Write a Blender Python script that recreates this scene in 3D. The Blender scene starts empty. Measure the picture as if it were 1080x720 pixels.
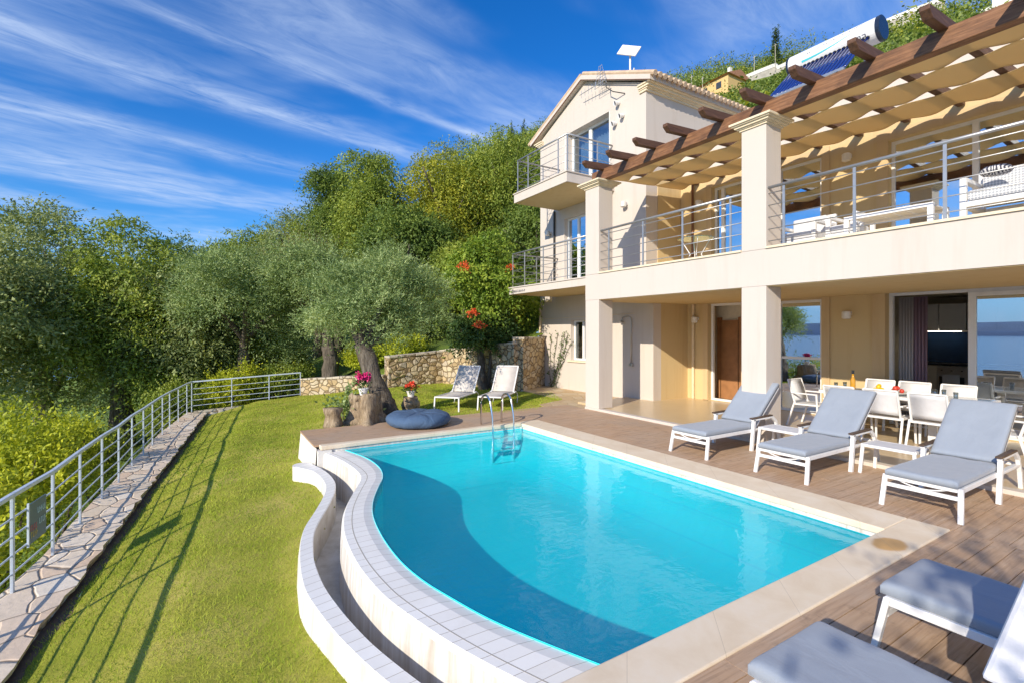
import bpy, math, random
import numpy as np
from mathutils import Vector, Matrix, noise

R = math.radians
sc = bpy.context.scene
col = sc.collection

# ------------------------------------------------------------------ camera
cam_d = bpy.data.cameras.new("camera")
cam = bpy.data.objects.new("camera", cam_d)
col.objects.link(cam)
cam.location = (0, 0, 1.9)
cam.rotation_euler = (R(90), 0, math.atan2(0.8499, 0.5270))
cam_d.sensor_width = 36
cam_d.lens = 17.2
cam_d.shift_y = -10 / 1080
cam_d.clip_start = 0.05
cam_d.clip_end = 30000
sc.camera = cam

# ------------------------------------------------------------------ light
SUN = Vector((0.43, -1.0, 0.50)).normalized()          # towards the sun
SUN_EL = math.asin(SUN.z)
SUN_AZ = math.atan2(SUN.x, SUN.y)
sun_d = bpy.data.lights.new("sun", 'SUN')
sun_d.energy = 4.1
sun_d.angle = R(0.5)
sun_d.color = (1.0, 0.90, 0.74)
sun = bpy.data.objects.new("sun", sun_d)
col.objects.link(sun)
sun.rotation_euler = SUN.to_track_quat('Z', 'Y').to_euler()
sun.location = (20, -40, 30)

sc.view_settings.view_transform = 'Standard'
sc.view_settings.look = 'None'
sc.view_settings.gamma = 1
sc.view_settings.use_curve_mapping = False
sc.view_settings.exposure = 0.38


class NT:
    """small helper for node trees"""
    def __init__(s, tree):
        s.t = tree
        s.t.nodes.clear()

    def n(s, typ, **kw):
        nd = s.t.nodes.new(typ)
        for k, v in kw.items():
            if k.startswith('_'):
                setattr(nd, k[1:], v)
        return nd

    def link(s, a, b):
        s.t.links.new(a, b)

    def val(s, sock, v):
        if hasattr(v, 'is_linked') or isinstance(v, bpy.types.NodeSocket):
            s.link(v, sock)
        else:
            sock.default_value = v

    def math(s, op, a, b=0.0, c=None, clamp=False):
        nd = s.n('ShaderNodeMath')
        nd.operation = op
        nd.use_clamp = clamp
        s.val(nd.inputs[0], a)
        s.val(nd.inputs[1], b)
        if c is not None:
            s.val(nd.inputs[2], c)
        return nd.outputs[0]

    def mix(s, f, a, b, blend='MIX'):
        nd = s.n('ShaderNodeMix')
        nd.data_type = 'RGBA'
        nd.blend_type = blend
        s.val(nd.inputs[0], f)
        for i, v in ((6, a), (7, b)):
            if isinstance(v, tuple) and len(v) == 3:
                v = v + (1,)
            s.val(nd.inputs[i], v)
        return nd.outputs[2]

    def noise(s, vec, scale, detail=3, rough=0.55, dist=0.0, dim='3D'):
        nd = s.n('ShaderNodeTexNoise')
        nd.noise_dimensions = dim
        if vec is not None:
            s.link(vec, nd.inputs['Vector'])
        nd.inputs['Scale'].default_value = scale
        nd.inputs['Detail'].default_value = detail
        nd.inputs['Roughness'].default_value = rough
        nd.inputs['Distortion'].default_value = dist
        return nd.outputs[0]

    def ramp(s, f, stops):
        nd = s.n('ShaderNodeValToRGB')
        el = nd.color_ramp.elements
        while len(el) < len(stops):
            el.new(0.5)
        for e, (p, c) in zip(el, stops):
            e.position = p
            e.color = tuple(c) + (1,) if len(c) == 3 else c
        s.link(f, nd.inputs[0])
        return nd.outputs[0]

    def maprange(s, f, a, b, c=0.0, d=1.0, smooth=False):
        nd = s.n('ShaderNodeMapRange')
        if smooth:
            nd.interpolation_type = 'SMOOTHSTEP'
        s.val(nd.inputs[0], f)
        for i, v in enumerate((a, b, c, d)):
            nd.inputs[i + 1].default_value = v
        return nd.outputs[0]

    def mapping(s, vec, scale=(1, 1, 1), rot=(0, 0, 0), loc=(0, 0, 0)):
        nd = s.n('ShaderNodeMapping')
        s.link(vec, nd.inputs[0])
        nd.inputs['Location'].default_value = loc
        nd.inputs['Rotation'].default_value = rot
        nd.inputs['Scale'].default_value = scale
        return nd.outputs[0]


# ------------------------------------------------------------------ sky
w = bpy.data.worlds.new("World")
sc.world = w
w.use_nodes = True
t = NT(w.node_tree)
out = t.n('ShaderNodeOutputWorld')
bg = t.n('ShaderNodeBackground')
bg.inputs[1].default_value = 0.14
sky = t.n('ShaderNodeTexSky')
sky.sky_type = 'NISHITA'
sky.sun_disc = False
sky.sun_elevation = SUN_EL
sky.sun_rotation = SUN_AZ
sky.altitude = 50
sky.air_density = 1.0
sky.dust_density = 0.3
sky.ozone_density = 2.5
geo = t.n('ShaderNodeTexCoord')
sep = t.n('ShaderNodeSeparateXYZ')
t.link(geo.outputs['Generated'], sep.inputs[0])
zc = t.math('MAXIMUM', sep.outputs[2], 0.03)
px = t.math('DIVIDE', sep.outputs[0], zc)
py = t.math('DIVIDE', sep.outputs[1], zc)
# streaks of the cirrus layer run along (-0.27, 0.96); c is the coordinate across them
cc = t.math('ADD', t.math('MULTIPLY', px, 0.963), t.math('MULTIPLY', py, 0.27))
ss = t.math('ADD', t.math('MULTIPLY', px, -0.27), t.math('MULTIPLY', py, 0.963))
cmb = t.n('ShaderNodeCombineXYZ')
t.link(cc, cmb.inputs[0])
t.link(ss, cmb.inputs[1])
fine = t.noise(t.mapping(cmb.outputs[0], (3.2, 1.0, 1)), 2.2, 8, 0.68, 0.6)
broad = t.noise(t.mapping(cmb.outputs[0], (0.55, 0.42, 1), loc=(3.1, 1.7, 0)), 1.6, 4, 0.55, 0.3)
wob = t.math('MULTIPLY', t.math('SUBTRACT', t.noise(t.mapping(cmb.outputs[0], (0.3, 0.7, 1)), 1.2, 3), 0.5), 0.22)
cw = t.math('ADD', cc, wob)


def streak(c0, wd, amt, s0, s1):
    d = t.math('DIVIDE', t.math('SUBTRACT', cw, c0), wd)
    g = t.math('EXPONENT', t.math('MULTIPLY', t.math('MULTIPLY', d, d), -1.0))
    g = t.math('MULTIPLY', g, amt)
    e = t.math('MULTIPLY', t.maprange(ss, s0 - 0.5, s0 + 0.4, 0, 1, True), t.maprange(ss, s1 - 0.4, s1 + 0.8, 1, 0, True))
    return t.math('MULTIPLY', g, e)


st = streak(-2.30, 0.13, 0.85, -9, 1.9)
for a in ((-1.83, 0.04, 0.7, 0.3, 2.3), (-3.02, 0.16, 0.7, -9, 1.6), (-4.1, 0.34, 0.35, -9, 2.0), (-2.0, 0.22, 0.22, -9, 0.4)):
    st = t.math('ADD', st, streak(*a))
st = t.math('MULTIPLY', st, t.maprange(fine, 0.32, 0.66, 0.12, 1.15))
veil = t.math('MULTIPLY', t.maprange(broad, 0.40, 0.62, 0, 1, True), t.maprange(fine, 0.28, 0.70, 0.25, 1.0))
veil = t.math('MULTIPLY', veil, 0.85)
cloud = t.math('ADD', st, veil)
cloud = t.math('MULTIPLY', t.math('MULTIPLY', cloud, 0.62), t.maprange(sep.outputs[2], 0.0, 0.12, 0.3, 1.0), clamp=True)
hs = t.n('ShaderNodeHueSaturation')
hs.inputs['Saturation'].default_value = 1.38
hs.inputs['Value'].default_value = 1.0
t.link(sky.outputs[0], hs.inputs['Color'])
skyc = t.mix(1.0, hs.outputs[0], (0.50, 0.77, 1.06), 'MULTIPLY')
lowb = t.maprange(sep.outputs[2], 0.0, 0.22, 0.75, 0.0, True)
skyc = t.mix(lowb, skyc, (1.15, 2.5, 5.0))
# heaped clouds low over the sea
cum = t.noise(t.mapping(geo.outputs['Generated'], (5, 5, 16)), 1.6, 6, 0.6, 0.2)
cumf = t.math('MULTIPLY', t.maprange(cum, 0.42, 0.56, 0, 0.85, True), t.math('MULTIPLY', t.maprange(sep.outputs[2], 0.03, 0.07, 0, 1, True), t.maprange(sep.outputs[2], 0.10, 0.17, 1, 0, True)))
cumf = t.math('MULTIPLY', cumf, t.maprange(sep.outputs[1], -0.5, -0.2, 1, 0, True))
skyc = t.mix(cumf, skyc, (5.0, 5.4, 6.0))
sky_col = t.mix(cloud, skyc, (3.4, 4.2, 5.7))
t.link(sky_col, bg.inputs[0])
t.link(bg.outputs[0], out.inputs[0])


# ------------------------------------------------------------------ materials
MATS = {}


def mat(name, build):
    m = bpy.data.materials.new(name)
    m.use_nodes = True
    tt = NT(m.node_tree)
    o = tt.n('ShaderNodeOutputMaterial')
    p = tt.n('ShaderNodeBsdfPrincipled')
    tt.link(p.outputs[0], o.inputs[0])
    build(tt, p, o)
    MATS[name] = m
    return m


def bump(tt, p, h, strength=0.3, dist=0.01):
    b = tt.n('ShaderNodeBump')
    b.inputs['Strength'].default_value = strength
    b.inputs['Distance'].default_value = dist
    tt.link(h, b.inputs['Height'])
    tt.link(b.outputs[0], p.inputs['Normal'])


def pos(tt):
    return tt.n('ShaderNodeNewGeometry').outputs['Position']


def objc(tt):
    return tt.n('ShaderNodeTexCoord').outputs['Object']


def plain(name, c, rough=0.5, metal=0.0, var=0.08, scale=6, spec=0.5, bmp=0.0, bscale=80):
    def b(tt, p, o):
        v = objc(tt)
        n = tt.noise(v, scale, 4, 0.6)
        k = tt.maprange(n, 0.3, 0.7, 1 - var, 1 + var)
        mul = tt.n('ShaderNodeVectorMath')
        mul.operation = 'SCALE'
        mul.inputs[0].default_value = c
        tt.link(k, mul.inputs['Scale'])
        tt.link(mul.outputs[0], p.inputs['Base Color'])
        p.inputs['Roughness'].default_value = rough
        p.inputs['Metallic'].default_value = metal
        p.inputs['Specular IOR Level'].default_value = spec
        if bmp:
            bump(tt, p, tt.noise(v, bscale, 3), bmp, 0.004)
    return mat(name, b)


def plaster(name, c, stain=(0.55, 0.45, 0.33), amt=0.16):
    def b(tt, p, o):
        v = pos(tt)
        big = tt.noise(v, 0.7, 5, 0.6)
        c1 = tt.mix(tt.maprange(big, 0.35, 0.7, 0, 0.5), c, tuple(x * 0.93 for x in c))
        streaks = tt.noise(tt.mapping(v, (2.2, 2.2, 0.18)), 2.0, 5, 0.65)
        c2 = tt.mix(tt.maprange(streaks, 0.52, 0.8, 0, amt * 2.2), c1, stain, 'MULTIPLY')
        tt.link(c2, p.inputs['Base Color'])
        p.inputs['Roughness'].default_value = 0.85
        p.inputs['Specular IOR Level'].default_value = 0.2
        bump(tt, p, tt.noise(v, 55, 4), 0.25, 0.004)
    return mat(name, b)


plaster('plaster_cream', (0.635, 0.565, 0.50), stain=(0.75, 0.68, 0.6))
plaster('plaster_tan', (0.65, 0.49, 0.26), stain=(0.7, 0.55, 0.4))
plaster('plaster_trim', (0.62, 0.46, 0.26), stain=(0.7, 0.55, 0.4))
plaster('plaster_white', (0.76, 0.73, 0.68), stain=(0.45, 0.36, 0.28), amt=0.28)
plain('stone_trim', (0.78, 0.66, 0.47), 0.8, bmp=0.2)
plain('white_metal', (0.80, 0.79, 0.78), 0.32, var=0.03)
plain('white_frame', (0.82, 0.81, 0.79), 0.35, var=0.03)
plain('rail_metal', (0.42, 0.42, 0.42), 0.35, 0.6, var=0.08)
plain('chrome', (0.8, 0.8, 0.82), 0.12, 1.0, var=0.03)
plain('fence_paint', (0.62, 0.69, 0.78), 0.4, 0.1, var=0.07, scale=12)
plain('dark_gap', (0.03, 0.025, 0.02), 0.9)
plain('cable_black', (0.03, 0.03, 0.03), 0.5)
plain('black_plastic', (0.02, 0.02, 0.022), 0.35)
plain('arm_wood', (0.09, 0.055, 0.035), 0.5, var=0.3, scale=14)
plain('pipe_cream', (0.72, 0.58, 0.38), 0.5)
plain('pipe_copper', (0.22, 0.10, 0.05), 0.4, 0.5)
plain('sling_white', (0.66, 0.66, 0.68), 0.75, bmp=0.3, bscale=300)
plain('sling_beige', (0.62, 0.57, 0.52), 0.75, bmp=0.3, bscale=300)
plain('table_glass', (0.30, 0.33, 0.36), 0.08, var=0.03, spec=0.8)
plain('interior_wall', (0.72, 0.63, 0.48), 0.8)
plain('interior_door', (0.36, 0.17, 0.07), 0.45, var=0.2, scale=3)
plain('interior_floor', (0.35, 0.28, 0.18), 0.3)
plain('cabinet', (0.80, 0.80, 0.79), 0.3, var=0.03)
plain('cabinet_base', (0.70, 0.62, 0.50), 0.4)
plain('splash_glass', (0.015, 0.04, 0.10), 0.06, spec=0.9)
plain('steel', (0.55, 0.53, 0.50), 0.3, 0.8)
plain('bottle_glass', (0.55, 0.28, 0.03), 0.1)
plain('fruit_yellow', (0.75, 0.50, 0.02), 0.4, var=0.1, scale=20)
plain('fruit_red', (0.55, 0.05, 0.03), 0.35, var=0.2, scale=20)
plain('platter', (0.7, 0.68, 0.64), 0.25)
plain('terracotta', (0.42, 0.20, 0.11), 0.8, var=0.25, scale=4)
plain('roof_tile', (0.60, 0.44, 0.30), 0.8, var=0.22, scale=5)
plain('tank_white', (0.82, 0.82, 0.84), 0.25, var=0.03)
plain('tank_cap', (0.02, 0.03, 0.06), 0.12)
plain('tank_mark', (0.08, 0.55, 0.62), 0.4)
plain('ink', (0.10, 0.11, 0.14), 0.5)
plain('tube_glass', (0.012, 0.035, 0.20), 0.08, spec=0.9)
plain('lamp_glass', (0.75, 0.72, 0.66), 0.3)
plain('dish_white', (0.80, 0.78, 0.76), 0.35)
plain('antenna_metal', (0.62, 0.62, 0.64), 0.3, 0.7)
plain('pot_white', (0.78, 0.76, 0.73), 0.4)
plain('petal_pink', (0.70, 0.03, 0.20), 0.6, var=0.3, scale=30)
plain('petal_red', (0.75, 0.07, 0.03), 0.6, var=0.3, scale=30)
plain('petal_orange', (0.75, 0.12, 0.03), 0.6, var=0.3, scale=30)
plain('sign_blue', (0.10, 0.16, 0.22), 0.4)
plain('sign_red', (0.45, 0.10, 0.12), 0.5)
plain('sign_light', (0.45, 0.65, 0.70), 0.5)
plain('sign_yellow', (0.5, 0.38, 0.1), 0.5)
plain('towel_white', (0.72, 0.72, 0.76), 0.9, bmp=0.3, bscale=120)
plain('house_yellow', (0.72, 0.48, 0.20), 0.8)
plain('house_white', (0.75, 0.72, 0.66), 0.8)
plain('concrete', (0.45, 0.41, 0.35), 0.85, var=0.2, scale=1)
plain('window_dark', (0.05, 0.06, 0.07), 0.15)
plain('soil', (0.16, 0.10, 0.06), 0.95, var=0.3)


def b_cushion(tt, p, o):
    v = objc(tt)
    n = tt.noise(v, 7, 4, 0.6)
    weave = tt.noise(tt.mapping(v, (1, 1, 1)), 260, 2)
    c = tt.mix(n, (0.26, 0.295, 0.35), (0.315, 0.35, 0.405))
    c = tt.mix(tt.maprange(weave, 0.3, 0.7, 0, 0.25), c, (0.32, 0.375, 0.46))
    tt.link(c, p.inputs['Base Color'])
    p.inputs['Roughness'].default_value = 0.9
    p.inputs['Sheen Weight'].default_value = 0.2
    folds = tt.noise(tt.mapping(v, (5, 2.2, 2.2)), 1.6, 3, 0.5, 0.4)
    h = tt.math('ADD', tt.math('MULTIPLY', folds, 3.0), tt.math('MULTIPLY', weave, 0.25))
    bump(tt, p, h, 0.35, 0.01)


mat('cushion', b_cushion)


def b_pouf(tt, p, o):
    v = objc(tt)
    n = tt.noise(v, 5, 4, 0.6)
    tt.link(tt.mix(n, (0.05, 0.10, 0.185), (0.085, 0.14, 0.235)), p.inputs['Base Color'])
    p.inputs['Roughness'].default_value = 0.9
    bump(tt, p, tt.noise(v, 4.5, 4, 0.55, 0.8), 0.7, 0.05)


mat('pouf_fabric', b_pouf)


def b_beam(tt, p, o):
    v = objc(tt)
    g = tt.noise(tt.mapping(v, (0.9, 9, 9)), 3.0, 6, 0.65, 0.6)
    k = tt.noise(v, 2.3, 3, 0.6)
    c = tt.ramp(g, [(0.25, (0.085, 0.036, 0.016)), (0.5, (0.21, 0.095, 0.042)), (0.75, (0.36, 0.18, 0.085))])
    c = tt.mix(tt.maprange(k, 0.5, 0.75, 0, 0.7), c, (0.07, 0.035, 0.02))
    tt.link(c, p.inputs['Base Color'])
    p.inputs['Roughness'].default_value = 0.6
    bump(tt, p, g, 0.5, 0.012)


mat('beam_wood', b_beam)


def b_rafter(tt, p, o):
    v = objc(tt)
    g = tt.noise(tt.mapping(v, (9, 0.9, 9)), 3.0, 6, 0.65, 0.6)
    c = tt.ramp(g, [(0.25, (0.06, 0.026, 0.013)), (0.55, (0.125, 0.058, 0.03)), (0.8, (0.20, 0.10, 0.05))])
    tt.link(c, p.inputs['Base Color'])
    p.inputs['Roughness'].default_value = 0.6
    bump(tt, p, g, 0.5, 0.01)


mat('rafter_wood', b_rafter)


def b_deck(tt, p, o):
    g = tt.n('ShaderNodeNewGeometry')
    v = g.outputs['Position']
    rnd = g.outputs['Random Per Island']
    # shift the grain per plank
    cmbn = tt.n('ShaderNodeCombineXYZ')
    tt.link(tt.math('MULTIPLY', rnd, 37.0), cmbn.inputs[2])
    add = tt.n('ShaderNodeVectorMath')
    tt.link(v, add.inputs[0])
    tt.link(cmbn.outputs[0], add.inputs[1])
    gr = tt.noise(tt.mapping(add.outputs[0], (14, 0.7, 1)), 3.0, 6, 0.65, 0.5)
    big = tt.noise(v, 0.9, 4, 0.6)
    c = tt.ramp(gr, [(0.25, (0.26, 0.165, 0.105)), (0.5, (0.53, 0.345, 0.215)), (0.78, (0.68, 0.52, 0.38))])
    c = tt.mix(tt.maprange(rnd, 0, 1, 0.0, 0.55), c, (0.50, 0.32, 0.19))
    c = tt.mix(tt.maprange(big, 0.4, 0.7, 0.0, 0.4), c, (0.40, 0.345, 0.29))
    dirt = tt.noise(v, 6, 5, 0.7)
    c = tt.mix(tt.maprange(dirt, 0.55, 0.8, 0.0, 0.5), c, (0.09, 0.065, 0.05))
    tt.link(c, p.inputs['Base Color'])
    p.inputs['Roughness'].default_value = 0.62
    bump(tt, p, gr, 0.45, 0.006)


mat('deck_wood', b_deck)


def b_coping(tt, p, o):
    v = pos(tt)
    n = tt.noise(v, 3.0, 6, 0.65, 0.4)
    c = tt.ramp(n, [(0.3, (0.76, 0.61, 0.43)), (0.55, (0.83, 0.695, 0.52)), (0.75, (0.86, 0.75, 0.60))])
    # rusty-yellow stain near the corner of the pool
    d = tt.n('ShaderNodeVectorMath')
    d.operation = 'SUBTRACT'
    tt.link(v, d.inputs[0])
    d.inputs[1].default_value = (-1.935, 5.16, 0)
    ln = tt.n('ShaderNodeVectorMath')
    ln.operation = 'LENGTH'
    tt.link(tt.mapping(d.outputs[0], (1.1, 0.75, 0.0), rot=(0, 0, R(-18))), ln.inputs[0])
    dd = tt.math('ADD', ln.outputs['Value'], tt.math('MULTIPLY', tt.math('SUBTRACT', tt.noise(v, 9, 3), 0.5), 0.05))
    c = tt.mix(tt.maprange(dd, 0.11, 0.155, 0.85, 0.0, True), c, (0.62, 0.34, 0.10))
    # joints
    sx = tt.n('ShaderNodeSeparateXYZ')
    tt.link(v, sx.inputs[0])
    f = tt.math('FRACT', tt.math('MULTIPLY', tt.math('ADD', sx.outputs[0], sx.outputs[1]), 1.25))
    j = tt.math('LESS_THAN', f, 0.006)
    c = tt.mix(tt.math('MULTIPLY', j, 0.45), c, (0.35, 0.28, 0.2))
    tt.link(c, p.inputs['Base Color'])
    p.inputs['Roughness'].default_value = 0.55
    bump(tt, p, tt.noise(v, 90, 3), 0.15, 0.003)


mat('coping_stone', b_coping)


def b_porch(tt, p, o):
    v = pos(tt)
    n = tt.noise(v, 2.0, 5, 0.6)
    c = tt.mix(n, (0.56, 0.42, 0.24), (0.66, 0.51, 0.32))
    sx = tt.n('ShaderNodeSeparateXYZ')
    tt.link(v, sx.inputs[0])
    fx = tt.math('LESS_THAN', tt.math('FRACT', tt.math('MULTIPLY', sx.outputs[0], 2.2)), 0.012)
    fy = tt.math('LESS_THAN', tt.math('FRACT', tt.math('MULTIPLY', sx.outputs[1], 2.2)), 0.012)
    c = tt.mix(tt.math('MULTIPLY', tt.math('MAXIMUM', fx, fy), 0.5), c, (0.4, 0.3, 0.18))
    tt.link(c, p.inputs['Base Color'])
    p.inputs['Roughness'].default_value = 0.3


mat('porch_tile', b_porch)


def uvs(tt):
    return tt.n('ShaderNodeUVMap').outputs[0]


def b_wtile(tt, p, o):
    v = uvs(tt)
    sx = tt.n('ShaderNodeSeparateXYZ')
    tt.link(v, sx.inputs[0])
    u, vv = sx.outputs[0], sx.outputs[1]
    du = tt.math('ABSOLUTE', tt.math('SUBTRACT', tt.math('FRACT', tt.math('DIVIDE', u, 0.125)), 0.5))
    j1 = tt.maprange(du, 0.470, 0.490, 0, 1)
    j2 = tt.maprange(tt.math('ABSOLUTE', tt.math('SUBTRACT', vv, 0.105)), 0.003, 0.007, 1, 0)
    j = tt.math('MAXIMUM', j1, j2)
    cell = tt.n('ShaderNodeTexWhiteNoise')
    cell.noise_dimensions = '1D'
    tt.link(tt.math('FLOOR', tt.math('DIVIDE', tt.math('ADD', u, 0.0), 0.125)), cell.inputs['W'])
    c = tt.mix(cell.outputs[0], (0.83, 0.805, 0.76), (0.89, 0.87, 0.83))
    dirt = tt.noise(pos(tt), 7, 5, 0.7)
    c = tt.mix(tt.maprange(dirt, 0.5, 0.8, 0, 0.25), c, (0.66, 0.60, 0.52))
    c = tt.mix(tt.math('MULTIPLY', j, 0.9), c, (0.42, 0.37, 0.30))
    tt.link(c, p.inputs['Base Color'])
    p.inputs['Roughness'].default_value = 0.4
    bump(tt, p, tt.math('SUBTRACT', 1.0, j), 0.4, 0.004)


mat('white_tile', b_wtile)


def b_wface(tt, p, o):
    v = pos(tt)
    st_ = tt.noise(tt.mapping(v, (6, 6, 0.35)), 2.0, 6, 0.7)
    c = tt.mix(tt.maprange(st_, 0.42, 0.72, 0, 0.8), (0.74, 0.72, 0.68), (0.42, 0.33, 0.23))
    tt.link(c, p.inputs['Base Color'])
    p.inputs['Roughness'].default_value = 0.6
    bump(tt, p, tt.noise(v, 30, 4), 0.3, 0.006)


mat('white_render', b_wface)


def b_trough(tt, p, o):
    v = pos(tt)
    n = tt.noise(v, 3, 6, 0.7)
    c = tt.mix(tt.maprange(n, 0.35, 0.7), (0.74, 0.69, 0.61), (0.50, 0.43, 0.33))
    tt.link(c, p.inputs['Base Color'])
    p.inputs['Roughness'].default_value = 0.6


mat('trough_tile', b_trough)


def b_pool(tt, p, o):
    v = pos(tt)
    sx = tt.n('ShaderNodeSeparateXYZ')
    tt.link(v, sx.inputs[0])
    js = []
    for k in range(3):
        f = tt.math('ABSOLUTE', tt.math('SUBTRACT', tt.math('FRACT', tt.math('MULTIPLY', sx.outputs[k], 4.0)), 0.5))
        js.append(tt.maprange(f, 0.475, 0.495, 0, 1))
    j = tt.math('MAXIMUM', tt.math('MAXIMUM', js[0], js[1]), js[2])
    n = tt.noise(v, 1.2, 4, 0.6)
    c = tt.mix(n, (0.010, 0.63, 0.70), (0.025, 0.70, 0.75))
    c = tt.mix(tt.math('MULTIPLY', j, 0.30), c, (0.004, 0.40, 0.62))
    # light dancing is left to the ripples; slight mottling of the liner
    m2 = tt.noise(v, 14, 3, 0.6, 1.0)
    c = tt.mix(tt.maprange(m2, 0.45, 0.75, 0, 0.18), c, (0.12, 0.72, 0.92))
    tt.link(c, p.inputs['Base Color'])
    p.inputs['Roughness'].default_value = 0.7


mat('pool_liner', b_pool)


def schlick(tt, f0, normal=None):
    """reflectance that is the same from both sides of a thin sheet"""
    g = tt.n('ShaderNodeNewGeometry')
    d = tt.n('ShaderNodeVectorMath')
    d.operation = 'DOT_PRODUCT'
    tt.link(g.outputs['Incoming'], d.inputs[0])
    tt.link(normal if normal is not None else g.outputs['Normal'], d.inputs[1])
    c = tt.math('SUBTRACT', 1.0, tt.math('ABSOLUTE', d.outputs['Value']), clamp=True)
    return tt.math('ADD', tt.math('MULTIPLY', tt.math('POWER', c, 5.0), 1 - f0), f0, clamp=True)


def b_water(tt, p, o):
    v = pos(tt)
    tr = tt.n('ShaderNodeBsdfTransparent')
    tr.inputs[0].default_value = (0.74, 0.965, 1.0, 1)
    gl = tt.n('ShaderNodeBsdfGlossy')
    gl.inputs['Roughness'].default_value = 0.02
    b = tt.n('ShaderNodeBump')
    b.inputs['Strength'].default_value = 0.22
    b.inputs['Distance'].default_value = 0.02
    h = tt.math('ADD', tt.noise(tt.mapping(v, (1.6, 1.0, 1)), 5, 3, 0.5, 0.5), tt.math('MULTIPLY', tt.noise(v, 17, 2), 0.25))
    tt.link(h, b.inputs['Height'])
    tt.link(b.outputs[0], gl.inputs['Normal'])
    mx = tt.n('ShaderNodeMixShader')
    tt.link(schlick(tt, 0.02, b.outputs[0]), mx.inputs[0])
    df = tt.n('ShaderNodeBsdfDiffuse')
    df.inputs[0].default_value = (0.0, 0.60, 0.78, 1)
    m2 = tt.n('ShaderNodeMixShader')
    m2.inputs[0].default_value = 0.16
    tt.link(tr.outputs[0], m2.inputs[1])
    tt.link(df.outputs[0], m2.inputs[2])
    tt.link(m2.outputs[0], mx.inputs[1])
    tt.link(gl.outputs[0], mx.inputs[2])
    tt.link(mx.outputs[0], o.inputs[0])


mat('pool_water', b_water)


def b_glass(refl, tint):
    def f(tt, p, o):
        tr = tt.n('ShaderNodeBsdfTransparent')
        tr.inputs[0].default_value = tint + (1,)
        gl = tt.n('ShaderNodeBsdfGlossy')
        gl.inputs['Roughness'].default_value = 0.0
        gl.inputs[0].default_value = (0.86, 0.93, 1.0, 1)
        mx = tt.n('ShaderNodeMixShader')
        fac = schlick(tt, refl)
        tt.link(fac, mx.inputs[0])
        tt.link(tr.outputs[0], mx.inputs[1])
        tt.link(gl.outputs[0], mx.inputs[2])
        tt.link(mx.outputs[0], o.inputs[0])
    return f


mat('glass_reflective', b_glass(0.60, (0.75, 0.8, 0.85)))
mat('glass_clear', b_glass(0.22, (0.75, 0.8, 0.82)))
mat('glass_table', b_glass(0.15, (0.6, 0.75, 0.7)))


def b_curtain(c):
    def f(tt, p, o):
        v = pos(tt)
        d = tt.n('ShaderNodeBsdfDiffuse')
        d.inputs[0].default_value = c + (1,)
        tl = tt.n('ShaderNodeBsdfTranslucent')
        tl.inputs[0].default_value = c + (1,)
        mx = tt.n('ShaderNodeMixShader')
        mx.inputs[0].default_value = 0.35
        tt.link(d.outputs[0], mx.inputs[1])
        tt.link(tl.outputs[0], mx.inputs[2])
        tt.link(mx.outputs[0], o.inputs[0])
    return f


mat('curtain_cream', b_curtain((0.72, 0.68, 0.68)))
mat('curtain_mauve', b_curtain((0.50, 0.36, 0.44)))
mat('curtain_blue', b_curtain((0.52, 0.68, 0.85)))
mat('canopy_fabric', b_curtain((0.84, 0.66, 0.38)))


def b_stone(scale, cols, mortar, joint, bs):
    def f(tt, p, o):
        v = pos(tt)
        warp = tt.n('ShaderNodeVectorMath')
        nz = tt.n('ShaderNodeTexNoise')
        nz.inputs['Scale'].default_value = 2.2
        tt.link(v, nz.inputs['Vector'])
        sc_ = tt.n('ShaderNodeVectorMath')
        sc_.operation = 'SCALE'
        tt.link(nz.outputs['Color'], sc_.inputs[0])
        sc_.inputs['Scale'].default_value = 0.16
        tt.link(v, warp.inputs[0])
        tt.link(sc_.outputs[0], warp.inputs[1])
        vec = tt.mapping(warp.outputs[0], scale)
        a = tt.n('ShaderNodeTexVoronoi')
        a.feature = 'F1'
        a.inputs['Scale'].default_value = 1.0
        tt.link(vec, a.inputs['Vector'])
        e = tt.n('ShaderNodeTexVoronoi')
        e.feature = 'DISTANCE_TO_EDGE'
        e.inputs['Scale'].default_value = 1.0
        tt.link(vec, e.inputs['Vector'])
        sx = tt.n('ShaderNodeSeparateColor')
        tt.link(a.outputs['Color'], sx.inputs[0])
        c = tt.ramp(sx.outputs[0], cols)
        n = tt.noise(v, 14, 5, 0.7)
        c = tt.mix(tt.maprange(n, 0.3, 0.75, 0.0, 0.45), c, tuple(0.55 * x for x in cols[1][1]))
        m = tt.maprange(e.outputs['Distance'], joint * 0.5, joint, 1, 0)
        c = tt.mix(m, c, mortar)
        tt.link(c, p.inputs['Base Color'])
        p.inputs['Roughness'].default_value = 0.9
        h = tt.math('ADD', tt.maprange(e.outputs['Distance'], 0, joint * 2.2, 0, 1, True), tt.math('MULTIPLY', n, 0.4))
        bump(tt, p, h, bs, 0.03)
    return f


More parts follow.
